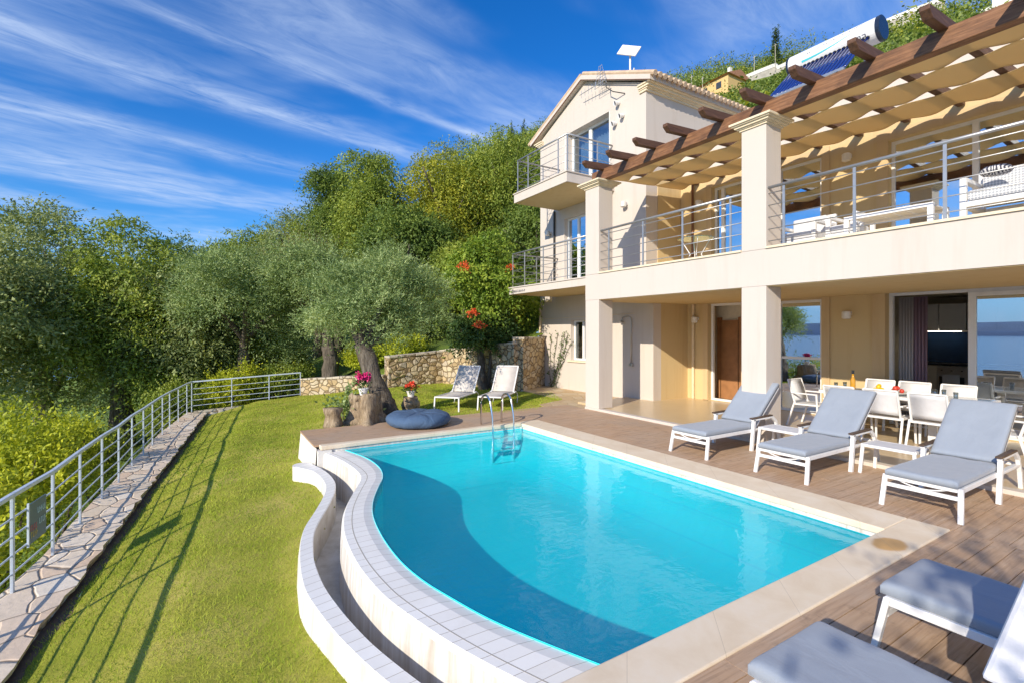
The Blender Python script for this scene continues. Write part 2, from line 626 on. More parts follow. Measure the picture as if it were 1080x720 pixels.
mat('rubble_stone', b_stone((4.2, 4.2, 5.6), [(0.0, (0.38, 0.27, 0.14)), (0.35, (0.60, 0.45, 0.25)), (0.65, (0.68, 0.56, 0.37)), (1.0, (0.52, 0.45, 0.36))], (0.20, 0.14, 0.08), 0.07, 0.9))
mat('crazy_paving', b_stone((2.1, 3.4, 2.0), [(0.0, (0.74, 0.60, 0.44)), (0.35, (0.84, 0.72, 0.58)), (0.7, (0.74, 0.54, 0.38)), (1.0, (0.86, 0.77, 0.65))], (0.34, 0.26, 0.19), 0.028, 0.5))
mat('warm_paving', b_stone((2.2, 2.6, 2.0), [(0.0, (0.58, 0.40, 0.22)), (0.35, (0.66, 0.50, 0.30)), (0.7, (0.62, 0.45, 0.26)), (1.0, (0.70, 0.58, 0.40))], (0.46, 0.34, 0.2), 0.03, 0.3))
mat('cap_stone', b_stone((1.8, 1.8, 1.0), [(0.0, (0.50, 0.42, 0.31)), (0.35, (0.60, 0.53, 0.42)), (0.7, (0.55, 0.46, 0.34)), (1.0, (0.64, 0.58, 0.48))], (0.22, 0.17, 0.11), 0.04, 0.6))


def b_lawn(tt, p, o):
    v = pos(tt)
    a = tt.noise(v, 0.8, 5, 0.6)
    b_ = tt.noise(v, 5, 5, 0.7)
    c = tt.ramp(a, [(0.3, (0.19, 0.23, 0.025)), (0.5, (0.34, 0.34, 0.05)), (0.7, (0.50, 0.43, 0.11))])
    c = tt.mix(tt.maprange(b_, 0.5, 0.8, 0, 0.6), c, (0.36, 0.28, 0.09))
    tt.link(c, p.inputs['Base Color'])
    p.inputs['Roughness'].default_value = 0.95
    p.inputs['Specular IOR Level'].default_value = 0.1
    bump(tt, p, tt.noise(v, 45, 4, 0.7), 0.8, 0.02)


mat('lawn_ground', b_lawn)


def b_grass(tt, p, o):
    g = tt.n('ShaderNodeNewGeometry')
    v = g.outputs['Position']
    a = tt.noise(v, 0.9, 4, 0.6)
    c = tt.ramp(a, [(0.36, (0.17, 0.29, 0.018)), (0.50, (0.34, 0.45, 0.032)), (0.64, (0.52, 0.57, 0.075))])
    m_ = tt.noise(v, 4.0, 4, 0.65)
    c = tt.mix(tt.maprange(m_, 0.45, 0.7, 0, 0.42), c, (0.64, 0.55, 0.15))
    c = tt.mix(tt.maprange(g.outputs['Random Per Island'], 0.0, 1.0, 0, 0.6), c, (0.42, 0.52, 0.06))
    tt.link(c, p.inputs['Base Color'])
    p.inputs['Roughness'].default_value = 0.7
    p.inputs['Specular IOR Level'].default_value = 0.2
    tl = tt.n('ShaderNodeBsdfTranslucent')
    tt.link(c, tl.inputs[0])
    mx = tt.n('ShaderNodeMixShader')
    mx.inputs[0].default_value = 0.3
    tt.link(p.outputs[0], mx.inputs[1])
    tt.link(tl.outputs[0], mx.inputs[2])
    tt.link(mx.outputs[0], o.inputs[0])


mat('grass_blade', b_grass)


def b_terrain(tt, p, o):
    v = pos(tt)
    a = tt.noise(v, 0.25, 6, 0.65)
    c = tt.ramp(a, [(0.35, (0.07, 0.12, 0.015)), (0.5, (0.16, 0.25, 0.02)), (0.65, (0.27, 0.36, 0.03)), (0.8, (0.30, 0.26, 0.09))])
    b_ = tt.noise(v, 3, 5, 0.7)
    c = tt.mix(tt.maprange(b_, 0.4, 0.75, 0, 0.5), c, (0.05, 0.06, 0.02))
    tt.link(c, p.inputs['Base Color'])
    p.inputs['Roughness'].default_value = 0.95
    bump(tt, p, b_, 0.8, 0.3)


mat('hill_ground', b_terrain)


def leafmat(name, dark, mid, light, cscale=0.9, trans=0.32, sub=None):
    def f(tt, p, o):
        g = tt.n('ShaderNodeNewGeometry')
        v = objc(tt)
        n = tt.noise(v, cscale, 3, 0.6)
        f_ = tt.math('ADD', tt.math('MULTIPLY', tt.maprange(n, 0.3, 0.7), 0.6), tt.math('MULTIPLY', g.outputs['Random Per Island'], 0.4))
        c = tt.ramp(f_, [(0.15, dark), (0.5, mid), (0.88, light)])
        tt.link(c, p.inputs['Base Color'])
        p.inputs['Roughness'].default_value = 0.55
        p.inputs['Specular IOR Level'].default_value = 0.3
        tl = tt.n('ShaderNodeBsdfTranslucent')
        tt.link(tt.mix(1.0, c, (1.25, 1.2, 0.6), 'MULTIPLY'), tl.inputs[0])
        mx = tt.n('ShaderNodeMixShader')
        mx.inputs[0].default_value = trans
        tt.link(p.outputs[0], mx.inputs[1])
        tt.link(tl.outputs[0], mx.inputs[2])
        tt.link(mx.outputs[0], o.inputs[0])
    return mat(name, f)


leafmat('leaf_olive', (0.12, 0.16, 0.055), (0.27, 0.33, 0.12), (0.50, 0.54, 0.24))
leafmat('leaf_grey', (0.12, 0.18, 0.06), (0.28, 0.38, 0.14), (0.54, 0.62, 0.29))
leafmat('leaf_mixed', (0.11, 0.16, 0.025), (0.26, 0.34, 0.05), (0.52, 0.56, 0.11))
leafmat('leaf_yellow', (0.15, 0.19, 0.02), (0.33, 0.36, 0.035), (0.60, 0.55, 0.06))
leafmat('leaf_dark', (0.065, 0.11, 0.025), (0.15, 0.23, 0.045), (0.31, 0.39, 0.08))
leafmat('leaf_shrub', (0.210, 0.263, 0.021), (0.420, 0.473, 0.035), (0.700, 0.700, 0.052), 1.6)
leafmat('leaf_vine', (0.09, 0.16, 0.02), (0.22, 0.33, 0.04), (0.46, 0.52, 0.07), 1.4)
leafmat('leaf_ivy', (0.035, 0.079, 0.026), (0.079, 0.149, 0.038), (0.158, 0.228, 0.052), 1.4)
leafmat('leaf_dry', (0.123, 0.088, 0.061), (0.228, 0.166, 0.114), (0.333, 0.263, 0.175))
leafmat('leaf_hill', (0.085, 0.13, 0.025), (0.19, 0.26, 0.045), (0.38, 0.41, 0.10), 0.12)
leafmat('leaf_cypress', (0.026, 0.052, 0.021), (0.052, 0.088, 0.032), (0.088, 0.131, 0.044))


def b_bark(tt, p, o):
    v = objc(tt)
    g = tt.noise(tt.mapping(v, (7, 7, 1.1)), 2.2, 6, 0.7, 1.0)
    c = tt.ramp(g, [(0.3, (0.035, 0.027, 0.02)), (0.5, (0.13, 0.105, 0.08)), (0.75, (0.30, 0.26, 0.21))])
    tt.link(c, p.inputs['Base Color'])
    p.inputs['Roughness'].default_value = 0.9
    bump(tt, p, g, 1.0, 0.06)


mat('bark', b_bark)


def b_stump(tt, p, o):
    v = objc(tt)
    g = tt.noise(tt.mapping(v, (9, 9, 1.6)), 2.2, 6, 0.7, 0.8)
    c = tt.ramp(g, [(0.3, (0.09, 0.06, 0.035)), (0.5, (0.32, 0.235, 0.145)), (0.75, (0.52, 0.42, 0.29))])
    tt.link(c, p.inputs['Base Color'])
    p.inputs['Roughness'].default_value = 0.85
    bump(tt, p, g, 1.0, 0.03)


mat('stump_wood', b_stump)


def b_lit(tt, p, o):
    p.inputs['Emission Color'].default_value = (1.0, 0.86, 0.66, 1)
    p.inputs['Emission Strength'].default_value = 5.0


mat('lamp_lit', b_lit)


def b_sea(tt, p, o):
    v = pos(tt)
    tt.link(tt.mix(tt.noise(v, 0.01, 4), (0.004, 0.035, 0.10), (0.008, 0.05, 0.13)), p.inputs['Base Color'])
    p.inputs['Roughness'].default_value = 0.18
    bump(tt, p, tt.noise(v, 0.15, 4), 0.4, 1.0)


mat('sea_water', b_sea)
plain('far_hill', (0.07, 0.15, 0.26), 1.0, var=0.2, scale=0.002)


def b_pattern(tt, p, o):
    v = objc(tt)
    wv = tt.n('ShaderNodeTexWave')
    wv.inputs['Scale'].default_value = 9
    wv.inputs['Distortion'].default_value = 9
    wv.inputs['Detail'].default_value = 1
    tt.link(v, wv.inputs['Vector'])
    f = tt.math('GREATER_THAN', wv.outputs['Fac'], 0.5)
    tt.link(tt.mix(f, (0.72, 0.70, 0.68), (0.06, 0.06, 0.09)), p.inputs['Base Color'])
    p.inputs['Roughness'].default_value = 0.9


mat('pattern_fabric', b_pattern)


def b_check(tt, p, o):
    v = objc(tt)
    ck = tt.n('ShaderNodeTexChecker')
    ck.inputs['Scale'].default_value = 42
    tt.link(tt.mapping(v, rot=(0, R(45), 0)), ck.inputs['Vector'])
    tt.link(tt.mix(ck.outputs['Fac'], (0.74, 0.73, 0.72), (0.40, 0.42, 0.46)), p.inputs['Base Color'])
    p.inputs['Roughness'].default_value = 0.9


mat('check_fabric', b_check)

# ------------------------------------------------------------------ mesh helpers
OFF = {}       # object name -> world offset of its root


class MB:
    def __init__(s):
        s.v, s.f, s.m, s.uv = [], [], [], None

    def add(s, vs, fs, mi=0):
        b = len(s.v)
        s.v += [tuple(p) for p in vs]
        s.f += [tuple(i + b for i in q) for q in fs]
        s.m += [mi] * len(fs)
        return s

    def box(s, x0, x1, y0, y1, z0, z1, mi=0):
        vs = [(x, y, z) for z in (z0, z1) for y in (y0, y1) for x in (x0, x1)]
        return s.add(vs, [(0, 2, 3, 1), (4, 5, 7, 6), (0, 1, 5, 4), (2, 6, 7, 3), (0, 4, 6, 2), (1, 3, 7, 5)], mi)

    def bar(s, a, b, w, h, up=(0, 0, 1), mi=0):
        """box-section bar from a to b; w across, h along up"""
        a, b = Vector(a), Vector(b)
        d = (b - a).normalized()
        u = Vector(up)
        if abs(d.dot(u)) > 0.98:
            u = Vector((0, 1, 0))
        x = d.cross(u).normalized()
        u = x.cross(d).normalized()
        vs = []
        for p in (a, b):
            for i, j in ((-1, -1), (1, -1), (1, 1), (-1, 1)):
                vs.append(p + x * (w / 2 * i) + u * (h / 2 * j))
        return s.add(vs, [(3, 2, 1, 0), (4, 5, 6, 7), (0, 1, 5, 4), (1, 2, 6, 5), (2, 3, 7, 6), (3, 0, 4, 7)], mi)

    def tube(s, pts, r, n=8, mi=0, cap=True):
        pts = [Vector(p) for p in pts]
        rs = r if isinstance(r, (list, tuple)) else [r] * len(pts)
        up = Vector((0, 0, 1))
        rings = []
        for i, p in enumerate(pts):
            d = (pts[min(i + 1, len(pts) - 1)] - pts[max(i - 1, 0)]).normalized()
            u = up if abs(d.dot(up)) < 0.95 else Vector((1, 0, 0))
            x = d.cross(u).normalized()
            y = x.cross(d).normalized()
            if i and x.dot(px_) < 0:
                pass
            px_ = x
            rings.append([p + (x * math.cos(2 * math.pi * k / n) + y * math.sin(2 * math.pi * k / n)) * rs[i] for k in range(n)])
        vs = [q for rg in rings for q in rg]
        fs = []
        for i in range(len(pts) - 1):
            for k in range(n):
                a, b = i * n + k, i * n + (k + 1) % n
                fs.append((a, b, b + n, a + n))
        if cap:
            fs.append(tuple(range(n - 1, -1, -1)))
            fs.append(tuple((len(pts) - 1) * n + k for k in range(n)))
        return s.add(vs, fs, mi)

    def lathe(s, prof, c=(0, 0, 0), n=20, mi=0, wob=None):
        vs, fs = [], []
        for i, (r, z) in enumerate(prof):
            for k in range(n):
                a = 2 * math.pi * k / n
                rr = r * (wob(a, z) if wob else 1)
                vs.append((c[0] + rr * math.cos(a), c[1] + rr * math.sin(a), c[2] + z))
        for i in range(len(prof) - 1):
            for k in range(n):
                a, b = i * n + k, i * n + (k + 1) % n
                fs.append((a, b, b + n, a + n))
        fs.append(tuple(range(n - 1, -1, -1)))
        fs.append(tuple((len(prof) - 1) * n + k for k in range(n)))
        return s.add(vs, fs, mi)

    def prism(s, poly, z0, z1, mi=0):
        n = len(poly)
        vs = [(x, y, z0) for x, y in poly] + [(x, y, z1) for x, y in poly]
        fs = [tuple(range(n - 1, -1, -1)), tuple(range(n, 2 * n))]
        fs += [(i, (i + 1) % n, (i + 1) % n + n, i + n) for i in range(n)]
        return s.add(vs, fs, mi)

    def prism_y(s, poly, y0, y1, mi=0):
        """polygon in XZ pushed along Y"""
        n = len(poly)
        vs = [(x, y0, z) for x, z in poly] + [(x, y1, z) for x, z in poly]
        fs = [tuple(range(n)), tuple(range(2 * n - 1, n - 1, -1))]
        fs += [(i + n, (i + 1) % n + n, (i + 1) % n, i) for i in range(n)]
        return s.add(vs, fs, mi)

    def prism_x(s, poly, x0, x1, mi=0):
        n = len(poly)
        vs = [(x0, y, z) for y, z in poly] + [(x1, y, z) for y, z in poly]
        fs = [tuple(range(n - 1, -1, -1)), tuple(range(n, 2 * n))]
        fs += [(i, (i + 1) % n, (i + 1) % n + n, i + n) for i in range(n)]
        return s.add(vs, fs, mi)

    def wall(s, x0, x1, z0, z1, y, th, ops, mi=0):
        """wall facing -Y with rectangular openings (x0,x1,z0,z1), reveals included"""
        xs = sorted({x0, x1, *[o[0] for o in ops], *[o[1] for o in ops]})
        zs = sorted({z0, z1, *[o[2] for o in ops], *[o[3] for o in ops]})
        xs = [x for x in xs if x0 <= x <= x1]
        zs = [z for z in zs if z0 <= z <= z1]

        def hole(a, b):
            return any(o[0] - 1e-6 < a < o[1] + 1e-6 and o[2] - 1e-6 < b < o[3] + 1e-6 for o in ops)
        solid = {}
        for i in range(len(xs) - 1):
            for j in range(len(zs) - 1):
                solid[i, j] = not hole((xs[i] + xs[i + 1]) / 2, (zs[j] + zs[j + 1]) / 2)
        for (i, j), ok in solid.items():
            if not ok:
                continue
            a, b, c, d = xs[i], xs[i + 1], zs[j], zs[j + 1]
            s.add([(a, y, c), (b, y, c), (b, y, d), (a, y, d)], [(0, 1, 2, 3)], mi)
            s.add([(a, y + th, c), (b, y + th, c), (b, y + th, d), (a, y + th, d)], [(3, 2, 1, 0)], mi)
            for di, dj, q in ((-1, 0, [(a, y, c), (a, y, d), (a, y + th, d), (a, y + th, c)]), (1, 0, [(b, y, d), (b, y, c), (b, y + th, c), (b, y + th, d)]),
                              (0, -1, [(b, y, c), (a, y, c), (a, y + th, c), (b, y + th, c)]), (0, 1, [(a, y, d), (b, y, d), (b, y + th, d), (a, y + th, d)])):
                if not solid.get((i + di, j + dj), False):
                    s.add(q, [(0, 1, 2, 3)], mi)
        return s

    def build(s, name, mats, parent=None, smooth=False, bevel=0.0, origin=None, seg=2):
        me = bpy.data.meshes.new(name)
        off = Vector((0, 0, 0))
        o = bpy.data.objects.new(name, me)
        col.objects.link(o)
        if parent is not None:
            off = OFF.get(parent.name, Vector((0, 0, 0)))
            o.parent = parent
        else:
            if origin is None and s.v:
                a = np.array(s.v)
                lo, hi = a.min(0), a.max(0)
                origin = ((lo[0] + hi[0]) / 2, (lo[1] + hi[1]) / 2, lo[2])
            off = Vector(origin or (0, 0, 0))
            o.location = off
        OFF[o.name] = off
        me.from_pydata([(x - off[0], y - off[1], z - off[2]) for x, y, z in s.v], [], s.f)
        if not isinstance(mats, (list, tuple)):
            mats = [mats]
        for m_ in mats:
            me.materials.append(MATS[m_])
        if len(mats) > 1:
            me.polygons.foreach_set('material_index', s.m)
        if smooth:
            me.polygons.foreach_set('use_smooth', [True] * len(me.polygons))
        if s.uv is not None:
            ul = me.uv_layers.new(name='UVMap')
            flat = []
            for q in me.polygons:
                for vi in q.vertices:
                    flat += list(s.uv[vi])
            ul.data.foreach_set('uv', flat)
        if bevel:
            bm_ = o.modifiers.new('bevel', 'BEVEL')
            bm_.width = bevel
            bm_.segments = seg
            bm_.limit_method = 'ANGLE'
            bm_.angle_limit = R(40)
        me.update()
        return o


def tag(o, label=None, cat=None, group=None, kind=None):
    if label:
        o['label'] = label
    if cat:
        o['category'] = cat
    if group:
        o['group'] = group
    if kind:
        o['kind'] = kind
    return o


def thing(name, label, cat, loc=(0, 0, 0), group=None):
    o = bpy.data.objects.new(name, None)
    o.empty_display_size = 0.2
    col.objects.link(o)
    o.location = loc
    OFF[o.name] = Vector(loc)
    return tag(o, label, cat, group)


def copy_tree(o, parent=None):
    c = o.copy()
    col.objects.link(c)
    c.parent = parent
    if parent is not None:
        c.matrix_parent_inverse = o.matrix_parent_inverse.copy()
    for ch in list(o.children):
        copy_tree(ch, c)
    return c


def placed(proto, used, loc, rz, label):
    o = proto if not used else copy_tree(proto)
    o.location = loc
    o.rotation_euler = (0, 0, rz)
    o['label'] = label
    return o


def quads_mesh(name, V, F, mats, parent, mi=None, off=None):
    """fast mesh from numpy: V (n,3), F (m,4)"""
    me = bpy.data.meshes.new(name)
    if off is None:
        off = OFF.get(parent.name, Vector((0, 0, 0))) if parent is not None else Vector((0, 0, 0))
    V = np.asarray(V, dtype=np.float32) - np.array(off, dtype=np.float32)
    k = F.shape[1]
    me.vertices.add(len(V))
    me.vertices.foreach_set('co', V.ravel())
    me.loops.add(F.size)
    me.loops.foreach_set('vertex_index', F.astype(np.int32).ravel())
    me.polygons.add(len(F))
    me.polygons.foreach_set('loop_start', np.arange(0, F.size, k, dtype=np.int32))
    me.polygons.foreach_set('loop_total', np.full(len(F), k, dtype=np.int32))
    for m_ in mats:
        me.materials.append(MATS[m_])
    if mi is not None:
        me.polygons.foreach_set('material_index', mi.astype(np.int32))
    me.update(calc_edges=True)
    o = bpy.data.objects.new(name, me)
    col.objects.link(o)
    if parent is not None:
        o.parent = parent
    else:
        o.location = off
    OFF[o.name] = Vector(off)
    return o


def unit(a):
    return a / np.maximum(np.linalg.norm(a, axis=1, keepdims=True), 1e-9)


def leaf_quads(P, A, rng, ln, wd, face=None):
    """diamond leaves at P along unit axis A"""
    n = len(P)
    rnd = unit(rng.normal(size=(n, 3)))
    if face is not None:
        rnd = unit(face + rng.normal(size=(n, 3)) * 0.42)
    side = unit(np.cross(A, rnd))
    L = (ln * rng.uniform(0.7, 1.3, n))[:, None]
    W = (wd * rng.uniform(0.7, 1.3, n))[:, None]
    V = np.stack([P, P + A * L * 0.45 + side * W * 0.5, P + A * L, P + A * L * 0.45 - side * W * 0.5], 1).reshape(-1, 3)
    F = np.arange(4 * n).reshape(n, 4)
    return V, F


def foliage(lobes, n_strand, per, s_len, ln, wd, droop, seed, shell=0.45, up=0.0, clump=0, csize=0.5):
    """strands of leaves spread through lobes [(x,y,z,rx,ry,rz)]"""
    rng = np.random.default_rng(seed)
    lob = np.array(lobes, dtype=float)
    vol = lob[:, 3] * lob[:, 4] + lob[:, 4] * lob[:, 5]
    pick = rng.choice(len(lob), n_strand, p=vol / vol.sum())
    d = unit(rng.normal(size=(n_strand, 3)))
    d[:, 2] = np.where(d[:, 2] < -0.55, -d[:, 2], d[:, 2])
    r = rng.uniform(0, 1, n_strand) ** shell
    # clumpy gaps: push radius by a cheap direction-dependent noise
    ph = rng.uniform(0, 6.28, (len(lob), 3))
    nz = np.sin(d[:, 0] * 6 + ph[pick, 0]) * np.sin(d[:, 1] * 5 + ph[pick, 1]) + np.sin(d[:, 2] * 6 + ph[pick, 2]) * 0.6
    r = r * (1 + 0.20 * nz)
    C = lob[pick, :3] + d * lob[pick, 3:6] * r[:, None]
    if clump:
        # leaves gather in boughs with gaps of shade between them
        ck = rng.choice(len(lob), clump, p=vol / vol.sum())
        dk = unit(rng.normal(size=(clump, 3)))
        dk[:, 2] = np.where(dk[:, 2] < -0.6, -dk[:, 2], dk[:, 2])
        CC = lob[ck, :3] + dk * lob[ck, 3:6] * (rng.uniform(0.25, 1, clump) ** 0.5)[:, None]
        rc = csize * rng.uniform(0.55, 1.35, clump)
        w_ = rc ** 2
        pk = rng.choice(clump, n_strand, p=w_ / w_.sum())
        dd = unit(rng.normal(size=(n_strand, 3)) + dk[pk] * 0.7 + np.array([0, 0, 0.35]))
        C = CC[pk] + dd * (rc[pk] * rng.uniform(0, 1, n_strand) ** 0.45)[:, None] * np.array([1, 1, 0.8])
        d = unit(dd + dk[pk] * 0.45)
    out_ = unit(d * np.array([1, 1, 0.6]) + rng.normal(size=(n_strand, 3)) * 0.5 + np.array([0, 0, up]))
    SL = s_len * rng.uniform(0.5, 1.4, n_strand)
    s = np.linspace(0.05, 1, per)[None, :] + rng.uniform(-0.06, 0.06, (n_strand, per))
    P = C[:, None, :] + out_[:, None, :] * (s * SL[:, None])[:, :, None]
    P[:, :, 2] -= droop * (s ** 2) * SL[:, None]
    T = np.repeat(out_[:, None, :], per, 1).copy()
    T[:, :, 2] -= 2 * droop * s
    P = P.reshape(-1, 3) + rng.normal(size=(n_strand * per, 3)) * ln * 0.25
    A = unit(unit(T.reshape(-1, 3)) + rng.normal(size=(n_strand * per, 3)) * 0.75)
    face = np.repeat(unit(d * np.array([1, 1, 0.8]) + np.array([0, 0, 0.45]) + rng.normal(size=(n_strand, 3)) * 0.45), per, 0)
    return leaf_quads(P, A, rng, ln, wd, face)


def crown(name, parent, material, *a, **k):
    V, F = foliage(*a, **k)
    return quads_mesh(name, V, F, [material], parent)


def trunk_mesh(name, parent, path, radii, limbs, seed, material='bark', n=12):
    rnd = random.Random(seed)
    m = MB()

    def rough(pts, rs, nn):
        b = len(m.v)
        m.tube(pts, rs, nn)
        for i in range(b, len(m.v)):
            p = Vector(m.v[i])
            q = noise.noise_vector(p * 3.1 + Vector((seed, 0, 0))) * 0.16 + noise.noise_vector(p * 9 + Vector((0, seed, 0))) * 0.06
            k = rs[min((i - b) // nn, len(rs) - 1)]
            m.v[i] = tuple(p + q * k * 2.0)
    # resample the path
    def dense(pts, rs, k=4):
        P, Q = [], []
        for i in range(len(pts) - 1):
            for j in range(k):
                f = j / k
                P.append(Vector(pts[i]).lerp(Vector(pts[i + 1]), f))
                Q.append(rs[i] * (1 - f) + rs[i + 1] * f)
        P.append(Vector(pts[-1]))
        Q.append(rs[-1])
        return P, Q
    rough(*dense(path, radii), n)
    for pts, rs in limbs:
        rough(*dense(pts, rs, 3), 7)
    return m.build(name, material, parent, smooth=True)


# ------------------------------------------------------------------ terrain
POSTS = [(-6.2, -1.93), (-7.33, -1.80), (-8.3, -1.67), (-9.49, -1.61), (-10.68, -1.53), (-11.66, -1.43), (-12.97, -1.37), (-13.99, -1.27),
         (-15.1, -1.19), (-16.5, -1.08), (-17.45, -0.97), (-18.6, -0.81), (-20.0, -0.63), (-20.7, -0.51)]
WALL = [(-20.35, 3.15), (-17.2, 5.4), (-17.4, 7.7), (-13.5, 8.6), (-14.45, 10.2)]


def crest(x):
    return float(np.interp(x, [-420, -260, -178, -100, -25, 60], [60, 80, 83, 74, 54, 43]))


def T(x, y):
    if y < 10:
        z = 0.1 + 0.38 * (y - 5.3)
        if y < -12:
            z = 0.1 + 0.38 * (-17.3) + 0.34 * (y + 12)
    else:
        u = (y - 10) / 110
        z0 = 1.886
        if u < 1:
            z = z0 + (crest(x) - z0) * (1 - (1 - u) ** 1.25)
        else:
            z = crest(x) - 0.25 * (y - 120)
    return max(z + 0.5 * noise.noise((x * 0.12, y * 0.12, 0)) * min(1, abs(y - 5) / 12 + 0.15), -70)


def inside(p, poly):
    x, y = p
    c = False
    n = len(poly)
    for i in range(n):
        x0, y0 = poly[i]
        x1, y1 = poly[(i + 1) % n]
        if (y0 > y) != (y1 > y) and x < (x1 - x0) * (y - y0) / (y1 - y0) + x0:
            c = not c
    return c


PLOT = [(12, -2.4)] + [(x, y - 0.12) for x, y in POSTS] + [(-20.75, 3.1)] + WALL + [(-14.45, 17), (12, 17)]


def grid_lines(a, fine0, fine1, b, f, c):
    xs = list(np.arange(fine0, fine1 + 1e-6, f))
    st_ = f
    x = fine0
    lo = []
    while x > a:
        st_ = min(st_ * 1.25, c)
        x -= st_
        lo.append(x)
    st_ = f
    x = fine1
    hi = []
    while x < b:
        st_ = min(st_ * 1.25, c)
        x += st_
        hi.append(x)
    return lo[::-1] + xs + hi


gx = grid_lines(-420, -30, 4, 160, 0.5, 9)
gy = grid_lines(-260, -6, 18, 210, 0.5, 6)
tm = MB()
tv = [(x, y, T(x, y)) for y in gy for x in gx]
tf = []
nx = len(gx)
for j in range(len(gy) - 1):
    for i in range(nx - 1):
        cx_, cy_ = (gx[i] + gx[i + 1]) / 2, (gy[j] + gy[j + 1]) / 2
        if inside((cx_, cy_), PLOT):
            continue
        a = j * nx + i
        tf.append((a, a + 1, a + nx + 1, a + nx))
tm.add(tv, tf)
tag(tm.build('terrain', 'hill_ground', smooth=True, origin=(0, 0, 0)), kind='structure')
tag(MB().add([(-9000, -14000, -62), (9000, -14000, -62), (9000, -120, -62), (-9000, -120, -62)], [(0, 1, 2, 3)]).build('sea', 'sea_water'), kind='structure')
hm = MB()
rr_ = random.Random(4)
xs_ = np.linspace(-12000, 12000, 61)
hv, hf = [], []
for i, x in enumerate(xs_):
    hgt = 190 + 160 * noise.noise((x * 0.00035, 1.3, 0)) + 50 * noise.noise((x * 0.0013, 4.3, 0))
    hv += [(x, -11000, -70), (x, -12200, hgt), (x, -13500, -70)]
for i in range(60):
    for k in range(2):
        a = i * 3 + k
        hf.append((a, a + 1, a + 4, a + 3))
hm.add(hv, hf)
tag(hm.build('hills', 'far_hill', smooth=True), kind='structure')


# ------------------------------------------------------------------ lawn
def ype(x):
    return -1.42 - 0.0937 * (x + 5.6)


def catmull(P, step=0.06):
    P = [np.array(p, float) for p in P]
    Q = [2 * P[0] - P[1]] + P + [2 * P[-1] - P[-2]]
    o_ = []
    for i in range(1, len(Q) - 2):
        n_ = max(2, int(np.linalg.norm(Q[i + 1] - Q[i]) / step))
        for k in range(n_):
            u = k / n_
            o_.append(0.5 * (2 * Q[i] + (Q[i + 1] - Q[i - 1]) * u + (2 * Q[i - 1] - 5 * Q[i] + 4 * Q[i + 1] - Q[i + 2]) * u ** 2 + (3 * Q[i] - Q[i - 1] - 3 * Q[i + 1] + Q[i + 2]) * u ** 3))
    o_.append(P[-1])
    return np.array(o_)


INNER = [(-8.6, 1.98), (-7.9, 2.14), (-7.25, 2.16), (-6.73, 2.06), (-6.32, 1.88), (-5.83, 1.67), (-5.35, 1.53), (-4.76, 1.45), (-4.19, 1.43), (-3.76, 1.47), (-3.41, 1.55), (-2.99, 1.67), (-2.58, 1.84), (-2.08, 2.08)]
OUTER = [(-8.6, 1.60), (-8.1, 1.72), (-7.54, 1.79), (-7.06, 1.80), (-6.75, 1.74), (-6.34, 1.56), (-6.02, 1.42), (-5.65, 1.28), (-5.24, 1.17), (-4.87, 1.11), (-4.45, 1.08), (-4.11, 1.08), (-3.72, 1.11), (-3.45, 1.16), (-3.21, 1.22), (-2.95, 1.29), (-2.6, 1.41), (-2.08, 1.62)]
TIN = [(-8.75, 1.46), (-8.05, 1.57), (-7.54, 1.58), (-7.11, 1.51), (-6.57, 1.33), (-6.01, 1.10), (-5.66, 0.98), (-5.25, 0.90), (-4.93, 0.86), (-4.45, 0.85), (-3.99, 0.89), (-3.59, 0.95), (-3.31, 1.01), (-2.89, 1.13), (-2.3, 1.33), (-2.08, 1.42)]
TOUT = [(-8.60, 1.18), (-8.17, 1.38), (-7.71, 1.43), (-7.25, 1.40), (-6.85, 1.29), (-6.3, 1.08), (-5.91, 0.92), (-5.54, 0.82), (-5.21, 0.76), (-4.83, 0.71), (-4.5, 0.69), (-4.26, 0.70), (-3.87, 0.75), (-3.53, 0.81), (-3.05, 0.93), (-2.5, 1.11), (-2.08, 1.26)]
tout_c = catmull(TOUT)


def lawn_z(x, y):
    k = float(np.interp(x, [-19, -12], [0.76, 1.0]))
    tt_ = (y - ype(x)) * k
    z = float(np.interp(tt_, [-0.6, 0, 0.6, 1.25, 2.1, 2.8, 4.1, 5.6, 8], [-1.1, -1.03, -0.82, -0.62, -0.56, -0.44, -0.10, -0.03, -0.02]))
    return z + 0.025 * noise.noise((x * 0.9, y * 0.9, 3.3))


LAWN = [(-1.9, ype(-1.9) + 0.02), (-20.1, ype(-20.1) + 0.02), (-20.3, 3.3)] + WALL[1:] + [(-11.0, 8.5), (-10.6, 7.45), (-9.95, 7.4), (-9.95, 1.62), (-8.8, 1.62)] + [(x, y + 0.10) for x, y in TOUT] + [(-1.9, 1.0)]
lx = np.arange(-20.6, -1.8, 0.12)
ly = np.arange(-1.8, 10.3, 0.12)
lm = MB()
lv = [(x, y, lawn_z(x, y)) for y in ly for x in lx]
lf = []
for j in range(len(ly) - 1):
    for i in range(len(lx) - 1):
        if inside((lx[i] + 0.06, ly[j] + 0.06), LAWN):
            a = j * len(lx) + i
            lf.append((a, a + 1, a + len(lx) + 1, a + len(lx)))
lm.add(lv, lf)
tag(lm.build('lawn', 'lawn_ground', smooth=True, origin=(0, 0, 0)), kind='structure')

